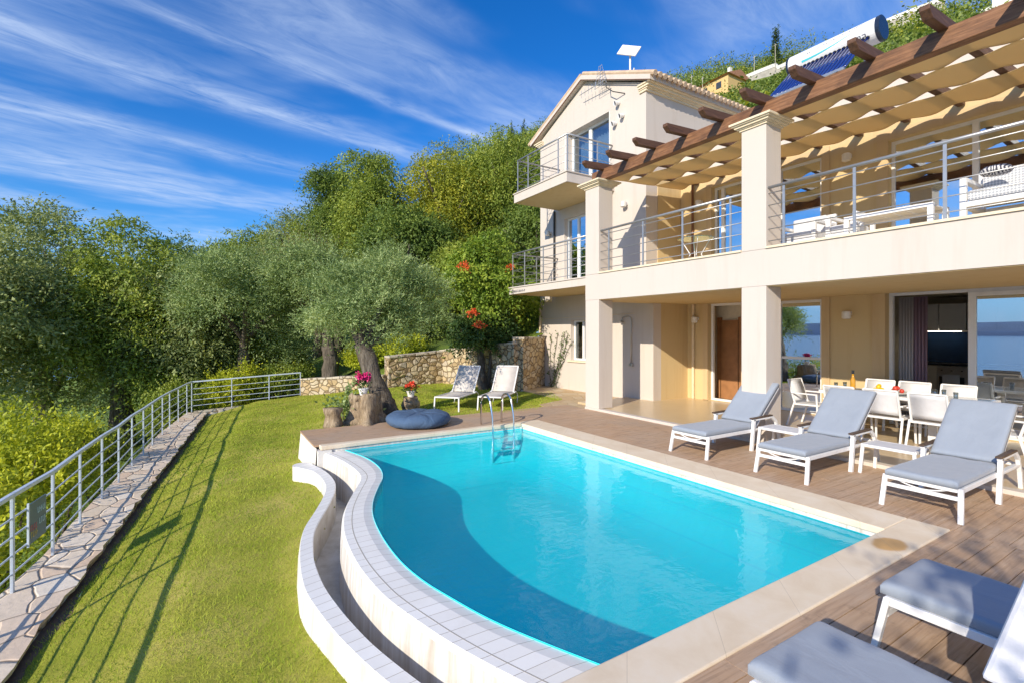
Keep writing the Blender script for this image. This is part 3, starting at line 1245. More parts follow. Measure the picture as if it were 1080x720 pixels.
# grass blades: dense near the camera, sparser far away
rng = np.random.default_rng(11)
N = 420000
gxp = rng.uniform(-20.3, -2, N)
gyp = rng.uniform(-1.6, 9.5, N)
dist = np.hypot(gxp, gyp)
keep = rng.uniform(0, 1, N) < np.clip((7.0 / dist) ** 1.2, 0.10, 1)
gxp, gyp = gxp[keep], gyp[keep]
ok = np.array([inside((x, y), LAWN) for x, y in zip(gxp, gyp)])
gxp, gyp = gxp[ok], gyp[ok]
gz = np.array([lawn_z(x, y) for x, y in zip(gxp, gyp)])
n = len(gxp)
sz = np.clip(np.hypot(gxp, gyp) / 7.0, 0.8, 2.0)
P0 = np.stack([gxp, gyp, gz - 0.004], 1)
ang = rng.uniform(0, 6.283, n)
sd = np.stack([np.cos(ang), np.sin(ang), np.zeros(n)], 1) * (0.0035 * sz * rng.uniform(0.7, 1.5, n))[:, None]
tall = 0.75 + 0.5 * np.array([noise.noise((x * 1.7, y * 1.7, 9.0)) for x, y in zip(gxp, gyp)]) + 0.25
tip = np.stack([rng.normal(0, 0.02, n), rng.normal(0, 0.02, n), rng.uniform(0.016, 0.046, n) * tall], 1)
V = np.stack([P0 - sd, P0 + sd, P0 + tip], 1).reshape(-1, 3)
go = quads_mesh('grass', V, np.arange(3 * n).reshape(n, 3), ['grass_blade'], None)
tag(go, 'short sunlit yellow green grass covering the sloping lawn', 'grass', kind='stuff')

# ------------------------------------------------------------------ stone path along the fence
pm = MB()
pts_o = [(x, y - 0.10) for x, y in [(-3.0, -2.25)] + POSTS]
pts_i = [(x, ype(x)) for x, y in [(-3.0, 0)] + POSTS[:-1]] + [(-20.15, -0.06)]
np_ = len(pts_o)
rp = random.Random(2)
PZ = -0.905
vs, fs = [], []
for i in range(np_ - 1):
    for k in range(6):
        f = k / 6
        xo, yo = (pts_o[i][q] * (1 - f) + pts_o[i + 1][q] * f for q in (0, 1))
        xi, yi = (pts_i[i][q] * (1 - f) + pts_i[i + 1][q] * f for q in (0, 1))
        e = rp.uniform(-0.035, 0.03)
        vs += [(xo, yo, PZ - 1.3), (xo, yo, PZ), (xi, yi + e, PZ + rp.uniform(-0.006, 0.006)), (xi, yi + e - 0.01, PZ - 0.045), (xi, yi - 0.05 + rp.uniform(-0.02, 0.02), PZ - 0.06), (xi, yi - 0.03, PZ - 0.4)]
cnt = len(vs) // 6
for i in range(cnt - 1):
    for k in range(5):
        a = i * 6 + k
        fs.append((a + 1, a, a + 6, a + 7))
pm.add(vs, fs)
pm.m = [1 if (q % 5) >= 3 else 0 for q in range(len(fs))]
tag(pm.build('path', ['crazy_paving', 'rubble_stone'], origin=(0, 0, 0)), kind='structure')
# bare earth along the foot of the path
em = MB()
vs, fs = [], []
ne = 150
for k in range(ne + 1):
    x = -3.0 - 16.9 * k / ne
    w_ = 0.10 + 0.06 * noise.noise((x * 1.6, 0, 5)) + 0.03 * noise.noise((x * 7, 0, 5))
    for f in (-0.05, w_ * 0.5, w_):
        y = ype(x) + f
        vs.append((x, y, lawn_z(x, y) + 0.012 + 0.012 * noise.noise((x * 9, y * 9, 1)) - (0.012 if f == w_ else 0)))
for k in range(ne):
    for j in range(2):
        a = 3 * k + j
        fs.append((a, a + 1, a + 4, a + 3))
em.add(vs, fs)
tag(em.build('soil', 'soil', smooth=True, origin=(0, 0, 0)), kind='structure')
pm = MB()
vs, fs = [], []
for k in range(13):
    f = k / 12
    y = -0.45 + f * 3.6
    z = PZ + f * 0.19
    vs += [(-20.85, y, z - 1), (-20.85, y, z), (-20.15 - 0.15 * f + rp.uniform(-0.02, 0.02), y, z), (-20.15 - 0.15 * f, y, z - 0.4)]
for i in range(12):
    for k in range(3):
        a = i * 4 + k
        fs.append((a + 1, a, a + 4, a + 5))
pm.add(vs, fs)
tag(pm.build('kerb', 'cap_stone', origin=(0, 0, 0)), kind='structure')
# ------------------------------------------------------------------ swimming pool
WZ = -0.115
XN, XB, YR = -2.08, -8.6, 5.55           # near, back and right inner edges of the pool
XNo, XBo, YRo = -1.77, -8.72, 6.05       # outer edges of the coping
inner_c = catmull(INNER)
outer_c = catmull(OUTER)
tin_c = catmull(TIN)
pool = thing('swimming_pool', 'turquoise swimming pool with a curved white tiled overflow edge beside the lawn', 'swimming pool', (-5.3, 3.6, -0.9))


def resamp(c, n_):
    d = np.r_[0, np.cumsum(np.linalg.norm(np.diff(c, axis=0), axis=1))]
    s_ = np.linspace(0, d[-1], n_)
    return np.stack([np.interp(s_, d, c[:, 0]), np.interp(s_, d, c[:, 1])], 1), s_


NS = 120
ic, s_i = resamp(inner_c, NS)
oc, s_o = resamp(outer_c, NS)
tic, s_ti = resamp(tin_c, NS)
toc, s_to = resamp(tout_c, NS)
PF = -0.86
outline = [tuple(p) for p in ic] + [(XN, YR), (XB, YR)]
sh = MB()
nO = len(outline)
sh.add([(x, y, PF) for x, y in outline], [tuple(range(nO))])
vs = [(x, y, z) for x, y in outline for z in (PF, -0.04)]
sh.add(vs, [(2 * i, 2 * i + 1, (2 * i + 3) % (2 * nO), (2 * i + 2) % (2 * nO)) for i in range(NS - 1, nO)])
# below the overflow edge
vs = [(x, y, z) for x, y in ic for z in (PF, -0.10)]
sh.add(vs, [(2 * i, 2 * i + 1, 2 * i + 3, 2 * i + 2) for i in range(NS - 1)])
# entry steps at the back right corner
for k in range(3):
    sh.box(XB + 0.001, XB + 0.35, YR - 1.5 - 0.0 * k, YR - 0.001, PF + 0.001, PF + 0.001 + 0.0)if False else None
sh.build('pool_shell', 'pool_liner', pool)
cv = MB()  # cove added to soften the brightness step between sunlit pool wall and floor
prof = [(0.002, -0.06), (0.004, -0.26), (0.03, -0.42), (0.10, -0.57), (0.22, -0.70), (0.40, -0.80), (0.62, -0.845), (0.85, -0.857)]
vs, fs = [], []
for e, z in prof:
    vs += [(XN - e, 2.09, z), (XN - e, YR - e, z), (XB + e, YR - e, z), (XB + e, 1.99, z)]
for k in range(len(prof) - 1):
    for j in range(3):
        a = 4 * k + j
        fs.append((a, a + 4, a + 5, a + 1))
cv.add(vs, fs)
cv.build('added_cove', 'pool_liner', pool, smooth=True)
co = MB()
co.box(XBo, XB + 0.03, 1.58, YRo, -0.06, 0.012)
co.box(XB + 0.03, XN - 0.03, YR - 0.03, YRo, -0.06, 0.012)
co.box(XN - 0.03, XNo, -3.0, YRo, -0.06, 0.012)
co.build('coping', 'coping_stone', pool, bevel=0.012)
pw = MB()
pw.box(XN - 0.02, XNo - 0.001, -3.0, 2.0, -1.6, -0.062)
pw.build('end_wall', 'white_render', pool)
# white band between coping and water
wb_ = MB()
wb_.box(XB - 0.02, XB + 0.006, 1.7, YR, -0.105, -0.06)
wb_.box(XB + 0.006, XN - 0.006, YR - 0.006, YR + 0.02, -0.105, -0.06)
wb_.box(XN - 0.006, XN + 0.02, 2.05, YR, -0.105, -0.06)
wb_.build('rim_band', 'white_render', pool)
# overflow wall
ow = MB()
ow.uv = []
L0 = 0
RZ = 0.30
for i in range(NS):
    w_ = float(np.linalg.norm(ic[i] - oc[i]))
    n2 = (oc[i] - ic[i]) / max(w_, 1e-6)
    s0 = s_o[i]
    prof = [(0, -0.26, -0.02), (0, -0.112, 0.0), (0.3, -0.098, 0.3), (0.93, -0.105, 0.93), (1.0, -0.14, 1.0)]
    for f, z, vv in prof:
        p = ic[i] + n2 * w_ * f
        ow.v.append((p[0], p[1], z))
        ow.uv.append((s0, w_ - vv * w_))
for i in range(NS - 1):
    for k in range(4):
        a = i * 5 + k
        ow.f.append((a, a + 5, a + 6, a + 1))
        ow.m.append(0)
ow.build('overflow_tiles', 'white_tile', pool, smooth=False)
of = MB()
vs, fs = [], []
for i in range(NS):
    d = oc[min(i + 1, NS - 1)] - oc[max(i - 1, 0)]
    nn = np.array([d[1], -d[0]]) / np.linalg.norm(d)
    for z, e in ((-0.14, 0.0), (-0.30, 0.012), (-0.82, 0.02)):
        p = oc[i] + nn * e
        vs.append((p[0], p[1], z))
for i in range(NS - 1):
    for k in range(2):
        a = i * 3 + k
        fs.append((a, a + 1, a + 4, a + 3))
of.add(vs, fs)
# back end of the wall
a, b = ic[0], oc[0]
of.add([(a[0], a[1], -0.112), (b[0], b[1], -0.14), (b[0], b[1], -0.82), (a[0], a[1], -0.82)], [(0, 1, 2, 3)])
of.build('overflow_wall', 'white_render', pool, smooth=False)
tw = MB()
tw.uv = []
for i in range(NS):
    s0 = s_to[i]
    w_ = float(np.linalg.norm(tic[i] - toc[i]))
    for f, z in ((0, -0.80), (0, -0.295), (0.06, -0.28), (0.94, -0.28), (1, -0.295)):
        p = tic[i] + (toc[i] - tic[i]) * f
        tw.v.append((p[0], p[1], z))
        tw.uv.append((s0, 0.6))
for i in range(NS - 1):
    for k in range(1, 4):
        a = i * 5 + k
        tw.f.append((a, a + 5, a + 6, a + 1))
        tw.m.append(0)
tw.build('trough_rim', 'white_tile', pool)
tf_ = MB()
vs, fs = [], []
for i in range(NS):
    d = toc[min(i + 1, NS - 1)] - toc[max(i - 1, 0)]
    nn = np.array([d[1], -d[0]]) / np.linalg.norm(d)
    for k, (z, e) in enumerate(((-0.295, 0.0), (-0.42, 0.012), (-0.9, 0.03))):
        wob_ = 0.012 * noise.noise((toc[i][0] * 4, toc[i][1] * 4, z * 5)) if k else 0
        p = toc[i] + nn * (e + wob_)
        vs.append((p[0], p[1], z))
for i in range(NS - 1):
    for k in range(2):
        a = i * 3 + k
        fs.append((a, a + 1, a + 4, a + 3))
tf_.add(vs, fs)
# rounded back end of the trough wall
p0, p1 = toc[0], tic[0]
c0 = (p0 + p1) / 2
ends = []
for k in range(9):
    an = math.pi * k / 8
    dv = p0 - c0
    rot = np.array([[math.cos(an), math.sin(an)], [-math.sin(an), math.cos(an)]])
    ends.append(tuple(c0 + rot @ dv))
tf_.prism(ends, -0.9, -0.283)
tf_.build('trough_wall', 'plaster_white', pool, smooth=False)
tr_ = MB()
vs, fs = [], []
for i in range(NS):
    vs += [(tic[i][0], tic[i][1], -0.295), (tic[i][0], tic[i][1], -0.68), (oc[i][0], oc[i][1], -0.70)]
for i in range(NS - 1):
    for k in range(2):
        a = i * 3 + k
        fs.append((a, a + 3, a + 4, a + 1))
tr_.add(vs, fs)
tr_.build('trough_channel', 'trough_tile', pool)
pl = MB()
pl.add([(-10.12, 1.50, -0.03), (-8.60, 1.52, -0.03), (-8.60, 1.46, -0.95), (-10.02, 1.40, -0.95), (-10.12, 1.9, -0.03), (-10.06, 1.9, -0.95)], [(0, 1, 2, 3)[::-1], (0, 3, 5, 4)[::-1]])
pl.box(-8.72, -8.52, 1.53, 1.75, -0.9, -0.065)
pl.build('plinth', 'plaster_white', pool)
wm = MB()
wp = [tuple(p) for p in ic] + [(XN, YR), (XB, YR)]
wm.add([(x, y, WZ) for x, y in wp], [tuple(range(len(wp)))])
tag(wm.build('water', 'pool_water', origin=(0, 0, 0)), kind='structure')

# ------------------------------------------------------------------ timber deck and porch floor
dk = MB()
rd = random.Random(5)


def planks(x0, x1, y0, y1, wd=0.145, gap=0.007, cuts=1):
    x = x0
    while x < x1 - 0.02:
        xe = min(x + wd, x1)
        ys = [y0] + sorted(rd.uniform(y0 + 0.4, y1 - 0.4) for _ in range(cuts)) + [y1]
        for a, b in zip(ys[:-1], ys[1:]):
            dz = rd.uniform(-0.0015, 0.0015)
            dk.box(x, xe - gap, a + 0.002, b - 0.002, -0.03 + dz, dz)
        x = xe


planks(XNo + 0.004, 4.2, -3.0, 6.06, 0.150, cuts=1)
planks(-10.2, 4.2, 6.06, 7.985, 0.128, cuts=1)
planks(-10.2, XBo - 0.004, 1.50, 6.06, 0.142, cuts=1)
tag(dk.build('deck', 'deck_wood', origin=(0, 0, 0)), kind='structure')
db = MB()
db.box(XNo + 0.003, 4.2, -3, 6.06, -1.6, -0.034)
db.box(-10.19, 4.2, 6.06, 8.0, -0.30, -0.034)
db.box(-10.19, XBo - 0.005, 1.52, 6.06, -0.30, -0.034)
tag(db.build('deck_base', 'dark_gap', origin=(0, 0, 0)), kind='structure')
pf = MB()
pf.box(-9.42, 4.2, 7.99, 11.9, -0.2, 0.046)
pf.box(-10.2, -9.42, 8.4, 10.2, -0.2, 0.044)
tag(pf.build('porch_floor', 'porch_tile', origin=(0, 0, 0)), kind='structure')
ps = MB()
ps.box(-9.42, 4.2, 7.975, 8.13, -0.10, 0.052)
tag(ps.build('step', 'plaster_cream', origin=(0, 0, 0), bevel=0.01), kind='structure')
pv = MB()
pv.prism([(-9.425, 8.0), (-9.425, 10.2), (-14.5, 10.2), (-13.4, 8.75), (-11.0, 8.45), (-10.62, 7.42), (-10.2, 7.3)], -0.25, -0.006)
tag(pv.build('paving', 'warm_paving', origin=(0, 0, 0)), kind='structure')

# ------------------------------------------------------------------ the house
F0, F1, F2 = 0.05, 3.34, 6.36
YF, YRW, YW = 8.0, 11.6, 10.2
WX0, WXL, WXU = -14.5, -9.21, -9.47
house = thing('house', 'cream two storey villa with a gabled wing, a deep porch and a balcony above', 'house', (-6, 11.6, 0))
lowop = [(-8.53, -7.55, F0, 2.66), (-6.62, -5.62, F0, 2.63), (-4.41, -1.2, F0, 2.68)]
upop = [(-8.42, -7.45, F1, 5.80), (-6.60, -5.62, F1, 5.80), (-4.36, -1.0, F1, 5.72)]
m = MB()
m.wall(WXL, 4.2, 0.0, 2.68, YRW, 0.30, lowop)
m.wall(WXU, 4.2, 3.30, 6.20, YRW, 0.30, upop)
m.build('rear_wall', 'plaster_tan', house)
m = MB()
m.box(WXU + 0.03, 4.2, YRW - 0.012, YRW + 0.3, 6.205, 7.1)
m.build('parapet', 'plaster_cream', house)
m = MB()
m.wall(WX0, WXL, -0.3, 3.30, YW, 0.30, [(-12.75, -11.55, 0.98, 2.28)])
m.wall(WX0, WXU, 3.30, 8.56, YW, 0.30, [(-13.1, -11.5, 3.34, 5.70), (-12.98, -10.92, F2, 8.50)])
apx = -12.03
m.prism_y([(WX0, 8.561), (WXU, 8.561), (WXU, 8.74), (apx, 9.87), (WX0, 8.74)], YW, YW + 0.3)
m.box(WX0, WX0 + 0.3, YW + 0.3, 17, -0.3, 8.56)
m.box(WXU - 0.3, WXU, YW + 0.3, 17, 3.305, 8.56)
m.build('wing_wall', 'plaster_cream', house)
m = MB()
m.box(WXL - 0.3, WXL, YW + 0.3, 16, -0.1, 3.29)
m.build('porch_side_wall', 'plaster_tan', house)
m = MB()
m.box(WXU + 0.002, WXU + 0.022, YW + 0.45, YRW - 0.02, 3.31, 6.2)
m.build('balcony_side_wall', 'plaster_tan', house)
# pillars with moulded caps
for x0, x1 in ((-9.42, -8.93), (-5.21, -4.76)):
    m = MB()
    m.box(x0, x1, YF, YF + 0.45, F0, 2.677)
    m.box(x0, x1, YF, YF + 0.45, 3.303, 5.44)
    pil = m.build('pillar', 'plaster_cream', house, bevel=0.008)
    m = MB()
    for z0, z1, e in ((5.42, 5.45, 0.025), (5.45, 5.47, 0.05), (5.47, 5.505, 0.085), (5.505, 5.525, 0.12), (5.525, 5.56, 0.15)):
        m.box(x0 - e, x1 + e, YF - e, YF + 0.45 + e, z0, z1 - 0.001)
    m.build('capital', 'stone_trim', pil)
x0, x1 = -0.55, -0.1
m = MB()
m.box(x0, x1, YF, YF + 0.45, F0, 2.677)
m.box(x0, x1, YF, YF + 0.45, 3.303, 5.44)
m.build('pillar', 'plaster_cream', house, bevel=0.008)
# balcony slabs: fascia cream, soffit tan
m = MB()
m.box(-9.42, 4.2, YF, YRW - 0.002, 2.68, 3.30)
m.build('balcony_slab', 'plaster_cream', house)
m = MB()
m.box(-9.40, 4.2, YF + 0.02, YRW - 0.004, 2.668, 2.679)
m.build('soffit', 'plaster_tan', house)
m = MB()
for a, b in ((-8.93, -5.21), (-4.76, -0.55)):
    m.box(a + 0.002, b - 0.002, YF - 0.03, YRW - 0.003, 3.303, 3.338)
m.build('balcony_nosing', 'stone_trim', house)
m = MB()
m.box(-13.55, -9.423, 8.3, YW - 0.002, 3.10, 3.30)
m.box(-13.58, -9.423, 8.27, YW - 0.003, 3.30, 3.33)
m.build('side_balcony_slab', 'plaster_cream', house)
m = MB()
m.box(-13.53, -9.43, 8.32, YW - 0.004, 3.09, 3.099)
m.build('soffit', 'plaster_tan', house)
m = MB()
m.box(-13.45, -10.70, 8.42, YW - 0.002, 6.06, 6.33)
m.box(-13.48, -10.67, 8.39, YW - 0.003, 6.33, 6.36)
m.build('gable_balcony_slab', 'plaster_cream', house)
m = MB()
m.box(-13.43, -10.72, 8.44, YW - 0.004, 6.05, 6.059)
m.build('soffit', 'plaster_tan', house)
# raised surrounds around the openings
m = MB()


def surround(mb, o, e, y, top=None):
    x0, x1, z0, z1 = o
    mb.box(x0 - e, x0 - 0.004, y - 0.03, y - 0.002, z0 + 0.01, z1 + 0.004)
    mb.box(x1 + 0.004, x1 + e, y - 0.03, y - 0.002, z0 + 0.01, z1 + 0.004)
    mb.box(x0 - e, x1 + e, y - 0.03, y - 0.002, z1 + 0.006, z1 + e)


for o_, e in zip(lowop, (0.16, 0.17, 0.23)):
    surround(m, o_, e, YRW)
for o_, e in zip(upop, (0.16, 0.17, 0.20)):
    surround(m, o_, e, YRW)
m.build('window_surround', 'plaster_trim', house)
m = MB()
m.box(-13.05, -12.99, YW - 0.02, YW + 0.28, F2, 8.49)
m.build('door_jamb', 'plaster_white', house)
m = MB()
m.box(-10.91, -10.85, YW - 0.02, YW + 0.28, F2, 8.49)
m.build('door_jamb', 'plaster_white', house)


def window(o, y, leaves, parent=house, glass='glass_reflective', name='window', fr=0.06, transom=None, frame='white_frame'):
    """white frame, one pane per leaf; leaves = list of x fractions of mullions"""
    x0, x1, z0, z1 = o
    f = MB()
    d0, d1 = y, y + 0.07
    f.box(x0, x0 + fr, d0, d1, z0, z1)
    f.box(x1 - fr, x1, d0, d1, z0, z1)
    f.box(x0 + fr, x1 - fr, d0, d1, z1 - fr, z1)
    f.box(x0 + fr, x1 - fr, d0, d1, z0, z0 + fr)
    for k in leaves:
        xm = x0 + (x1 - x0) * k
        f.box(xm - fr * 0.75, xm + fr * 0.75, d0 - 0.012, d1 - 0.004, z0 + fr, z1 - fr)
    if transom:
        f.box(x0 + fr, x1 - fr, d0 + 0.004, d1 - 0.01, transom - 0.03, transom + 0.03)
    wf = f.build(name, frame, parent, bevel=0.004)
    ks = [0] + list(leaves) + [1]
    for a, b in zip(ks[:-1], ks[1:]) if glass else ():
        g = MB()
        g.box(x0 + (x1 - x0) * a + 0.03, x0 + (x1 - x0) * b - 0.03, d0 + 0.025, d0 + 0.031, z0 + 0.03, z1 - 0.03)
        g.build('pane', glass, wf)
    return wf


# lower floor: open door, fixed window, sliding doors (left leaf slid open)
df_ = window((-8.53, -7.55, F0, 2.66), YRW + 0.12, [], name='door_frame', glass=None)
window((-6.62, -5.62, F0, 2.63), YRW + 0.05, [], transom=1.30, name='window')
f = MB()
sx0, sx1, sz0, sz1 = -4.41, -1.2, F0, 2.68
yy = YRW + 0.14
f.box(sx0, sx0 + 0.06, yy, yy + 0.1, sz0, sz1)
f.box(sx1 - 0.06, sx1, yy, yy + 0.1, sz0, sz1)
f.box(sx0 + 0.06, sx1 - 0.06, yy, yy + 0.1, sz1 - 0.06, sz1)
f.box(sx0 + 0.06, sx1 - 0.06, yy, yy + 0.1, sz0, sz0 + 0.03)
slid = f.build('sliding_door', 'white_frame', house, bevel=0.004)
f = MB()
f.box(-3.19, -3.08, yy - 0.01, yy + 0.06, sz0 + 0.03, sz1 - 0.06)
f.box(-1.36, -1.27, yy - 0.01, yy + 0.06, sz0 + 0.03, sz1 - 0.06)
f.box(-3.08, -1.36, yy - 0.01, yy + 0.06, sz1 - 0.14, sz1 - 0.06)
f.box(-3.08, -1.36, yy - 0.01, yy + 0.06, sz0 + 0.03, sz0 + 0.13)
f.build('sash', 'white_frame', slid, bevel=0.004)
g = MB()
g.box(-3.09, -1.35, yy + 0.02, yy + 0.028, sz0 + 0.12, sz1 - 0.13)
g.build('pane', 'glass_reflective', slid)
# upper floor
window((-8.42, -7.45, F1, 5.80), YRW + 0.12, [0.26], name='balcony_door')
window((-6.60, -5.62, F1, 5.80), YRW + 0.05, [], name='balcony_door')
window((-4.36, -1.0, F1, 5.72), YRW + 0.12, [0.38, 0.72], name='balcony_window')
# wing
window((-12.75, -11.55, 0.98, 2.28), YW + 0.14, [0.4], name='window', glass='glass_clear')
window((-13.1, -11.5, 3.34, 5.70), YW + 0.14, [0.36], name='balcony_door')
window((-12.98, -10.92, F2, 8.50), YW + 0.24, [0.45], name='balcony_door', glass='glass_clear', fr=0.08)
m = MB()
m.box(-12.9, -11.4, YW - 0.05, YW - 0.003, 0.92, 0.975)
m.build('window_sill', 'stone_trim', house)
# rooms seen through the glass
m = MB()
for (xa, xb, ya, yb, za, zb) in ((-9.15, 4.1, 11.95, 15.6, F0 - 0.02, 2.75), (-9.1, 4.1, 11.95, 15.6, F1 - 0.02, 6.0), (-14.15, -9.85, 10.55, 14, 0, 3.2), (-14.15, -9.85, 10.55, 14, 3.34, 6.2), (-14.15, -9.85, 10.55, 14, F2, 8.7)):
    b = len(m.v)
    m.add([(xa, ya, za), (xb, ya, za), (xb, yb, za), (xa, yb, za), (xa, ya, zb), (xb, ya, zb), (xb, yb, zb), (xa, yb, zb)],
          [(0, 1, 2, 3), (4, 7, 6, 5), (3, 2, 6, 7), (0, 3, 7, 4), (1, 5, 6, 2)])
m.box(-6.9, -6.8, 11.95, 15.6, F0, 2.74)
m.box(-5.3, -5.2, 11.95, 15.6, F0, 2.74)
m.build('room', 'interior_wall', house)
m = MB()
m.box(-8.62, -8.06, 12.25, 12.30, F0, 2.22)
m.box(-8.08, -7.96, 12.25, 12.32, F0, 2.30)
m.box(-8.72, -8.60, 12.25, 12.32, F0, 2.30)
m.build('interior_door', 'interior_door', house)
m = MB()
m.box(-9.1, -7.2, 12.33, 12.40, F0, 2.74)
m.build('hall_wall', 'interior_wall', house)
# gable roof
roof = MB()
ez, az = 8.80, 10.03
for sgn, ex in ((-1, -14.92), (1, -9.18)):
    a0, a1 = (apx, az), (ex, ez)
    roof.prism_y([(apx, az), (ex, ez), (ex, ez - 0.13), (apx, az - 0.15)][::sgn], YW - 0.16, 17.2)
rf = roof.build('roof', 'plaster_cream', house)
m = MB()
for sgn, ex in ((-1, -14.92), (1, -9.18)):
    d = Vector((ex - apx, 0, ez - az))
    y = YW - 0.10
    while y < 17.1:
        a = Vector((apx + 0.05 * sgn, y, az + 0.03))
        b = a + d * 1.03
        m.tube([a, b], 0.075, 8)
        y += 0.2
m.build('roof_tiles', 'roof_tile', rf)
for ex, s_ in ((-9.47, 1), (-14.5, -1)):
    m = MB()
    for z0, z1, e in ((8.50, 8.56, 0.05), (8.56, 8.60, 0.10), (8.60, 8.66, 0.17), (8.66, 8.70, 0.24)):
        a, b = sorted((ex, ex + s_ * e))
        m.box(a + 0.001, b, YW - 0.02 - e * 0.45, 17.0, z0, z1 - 0.001)
        # return on the gable face
        a, b = sorted((ex - s_ * 0.22, ex))
        m.box(a, b, YW - 0.02 - e * 0.45, YW - 0.002, z0, z1 - 0.001)
    m.build('cornice', 'stone_trim', rf)
m = MB()
for sgn, ex in ((-1, -14.90), (1, -9.20)):
    m.bar((apx, YW - 0.175, az - 0.155), (ex, YW - 0.175, ez - 0.145), 0.03, 0.02)
m.build('drip_strip', 'pipe_copper', rf)
m = MB()
m.box(WXU, 4.2, YRW - 0.02, 17, 7.1, 7.22)
m.build('flat_roof', 'plaster_cream', house)
# wall lamps
for x, y, z in ((-5.07, YRW, 2.27), (-9.0 + 0.12, YRW, 2.25), (-5.07, YRW, 5.60), (-10.2, YW, 5.55), (-13.9, YW, 5.35), (-8.75, YRW, 5.45)):
    m = MB()
    m.box(x - 0.05, x + 0.05, y - 0.06, y - 0.002, z - 0.02, z + 0.06)
    lb = m.build('wall_lamp', 'white_metal', house)
    m = MB()
    m.lathe([(0.05, -0.10), (0.085, -0.08), (0.085, 0.05), (0.06, 0.07)], (x, y - 0.13, z), 14)
    m.build('lamp_shade', 'lamp_glass', lb, smooth=False)
m = MB()
m.tube([(-8.98, YRW - 0.06, 0.05), (-8.98, YRW - 0.06, 2.66)], 0.04, 8)
m.build('drain_pipe', 'pipe_cream', house)
m = MB()
m.tube([(-9.0, YRW - 0.06, 3.34), (-9.0, YRW - 0.06, 6.2)], 0.032, 8)
m.build('drain_pipe', 'pipe_copper', house)
m = MB()
m.tube([(-14.4, YW - 0.08, 0.0), (-14.4, YW - 0.08, 2.9), (-14.3, YW - 0.08, 2.98), (-13.75, YW - 0.08, 2.98), (-13.7, YW - 0.1, 3.1)], 0.045, 8)
m.build('drain_pipe', 'pipe_cream', house)
m = MB()
m.tube([(-13.6, YW - 0.05, 3.34), (-13.6, YW - 0.05, 6.05)], 0.035, 8)
m.build('drain_pipe', 'cable_black', house)
m = MB()
m.tube([(-14.3, YW - 0.012, 2.35), (-9.9, YW - 0.012, 2.42)], 0.008, 6)
m.build('wall_cable', 'pipe_cream', house)
# small lettering on the corner of the side balcony fascia (too small to read in the photo)
m = MB()
rg = random.Random(9)
x = -13.40
while x < -12.62:
    wd = rg.uniform(0.035, 0.07)
    m.box(x, x + wd * 0.35, 8.294, 8.2985, 3.145, 3.145 + rg.choice((0.075, 0.095, 0.075)))
    m.box(x, x + wd, 8.294, 8.298, rg.choice((3.145, 3.18)), rg.choice((3.16, 3.195)) + 0.002)
    x += wd + 0.03
m.build('lettering', 'ink', house)
# outdoor shower on the wing wall behind the pillar
shw = thing('outdoor_shower', 'thin metal outdoor shower pipe on the shaded porch wall behind the left pillar', 'shower', (-10.05, YW, 0.9))
m = MB()
m.tube([(-9.98, YW - 0.05, 1.0), (-9.98, YW - 0.05, 2.2), (-10.0, YW - 0.05, 2.3), (-10.08, YW - 0.05, 2.34), (-10.25, YW - 0.05, 2.34), (-10.32, YW - 0.06, 2.3), (-10.33, YW - 0.06, 2.22)], 0.016, 8)
m.build('pipe', 'steel', shw, smooth=True)
m = MB()
m.lathe([(0.02, 0.05), (0.07, 0.01), (0.07, 0.0)], (-10.33, YW - 0.08, 2.17), 12)
m.build('shower_head', 'steel', shw)
m = MB()
m.box(-10.04, -9.92, YW - 0.09, YW - 0.003, 0.93, 1.02)
m.build('tap', 'steel', shw, bevel=0.01)

# ------------------------------------------------------------------ things inside the open sliding door
t_ = thing('curtain', 'cream curtain hanging at the left side of the open sliding door', 'curtain', (-4.15, 12.0, 0.1))


def drape(x0, x1, y, z0, z1, amp, waves, mt, par):
    m = MB()
    n_ = 60
    vs = []
    for k in range(n_ + 1):
        x = x0 + (x1 - x0) * k / n_
        yy_ = y + amp * math.sin(2 * math.pi * waves * k / n_)
        vs += [(x, yy_, z0), (x, yy_ + 0.01, z1)]
    m.add(vs, [(2 * k, 2 * k + 2, 2 * k + 3, 2 * k + 1) for k in range(n_)])
    o = m.build('drape', mt, par, smooth=True)
    sm = o.modifiers.new('thick', 'SOLIDIFY')
    sm.thickness = 0.006
    return o


drape(-4.34, -4.10, 12.02, 0.08, 2.6, 0.035, 5, 'curtain_cream', t_)
t_ = thing('curtain', 'mauve curtain gathered beside the cream one in the open sliding door', 'curtain', (-3.9, 12.0, 0.1))
drape(-4.10, -3.88, 12.04, 0.08, 2.6, 0.04, 4, 'curtain_mauve', t_)
t_ = thing('curtain', 'pale blue curtain behind the glass of the gable balcony door', 'curtain', (-11.9, 10.7, 6.4))
drape(-12.9, -11.0, 10.75, 6.4, 8.45, 0.04, 14, 'curtain_blue', t_)
t_ = thing('curtain', 'light curtain behind the glass of the side balcony door', 'curtain', (-12.3, 10.7, 3.4))
drape(-13.0, -12.1, 10.7, 3.38, 5.65, 0.04, 8, 'curtain_blue', t_)
kt = thing('kitchen_unit', 'grey kitchen wall unit with worktop seen through the open sliding door', 'kitchen', (-3.9, 14.9, 0.05))
m = MB()
for k in range(4):
    m.box(-5.0 + k * 0.5, -4.52 + k * 0.5, 14.65, 15.0, 1.93, 2.55)
m.build('wall_cabinet', 'cabinet', kt, bevel=0.006)
m = MB()
m.box(-5.05, -3.0, 14.55, 15.0, 0.06, 1.12)
m.build('base_cabinet', 'cabinet_base', kt, bevel=0.006)
m = MB()
m.box(-5.06, -2.98, 14.52, 15.0, 1.13, 1.17)
m.build('worktop', 'black_plastic', kt)
m = MB()
m.box(-5.0, -3.0, 14.97, 15.0, 1.18, 1.91)
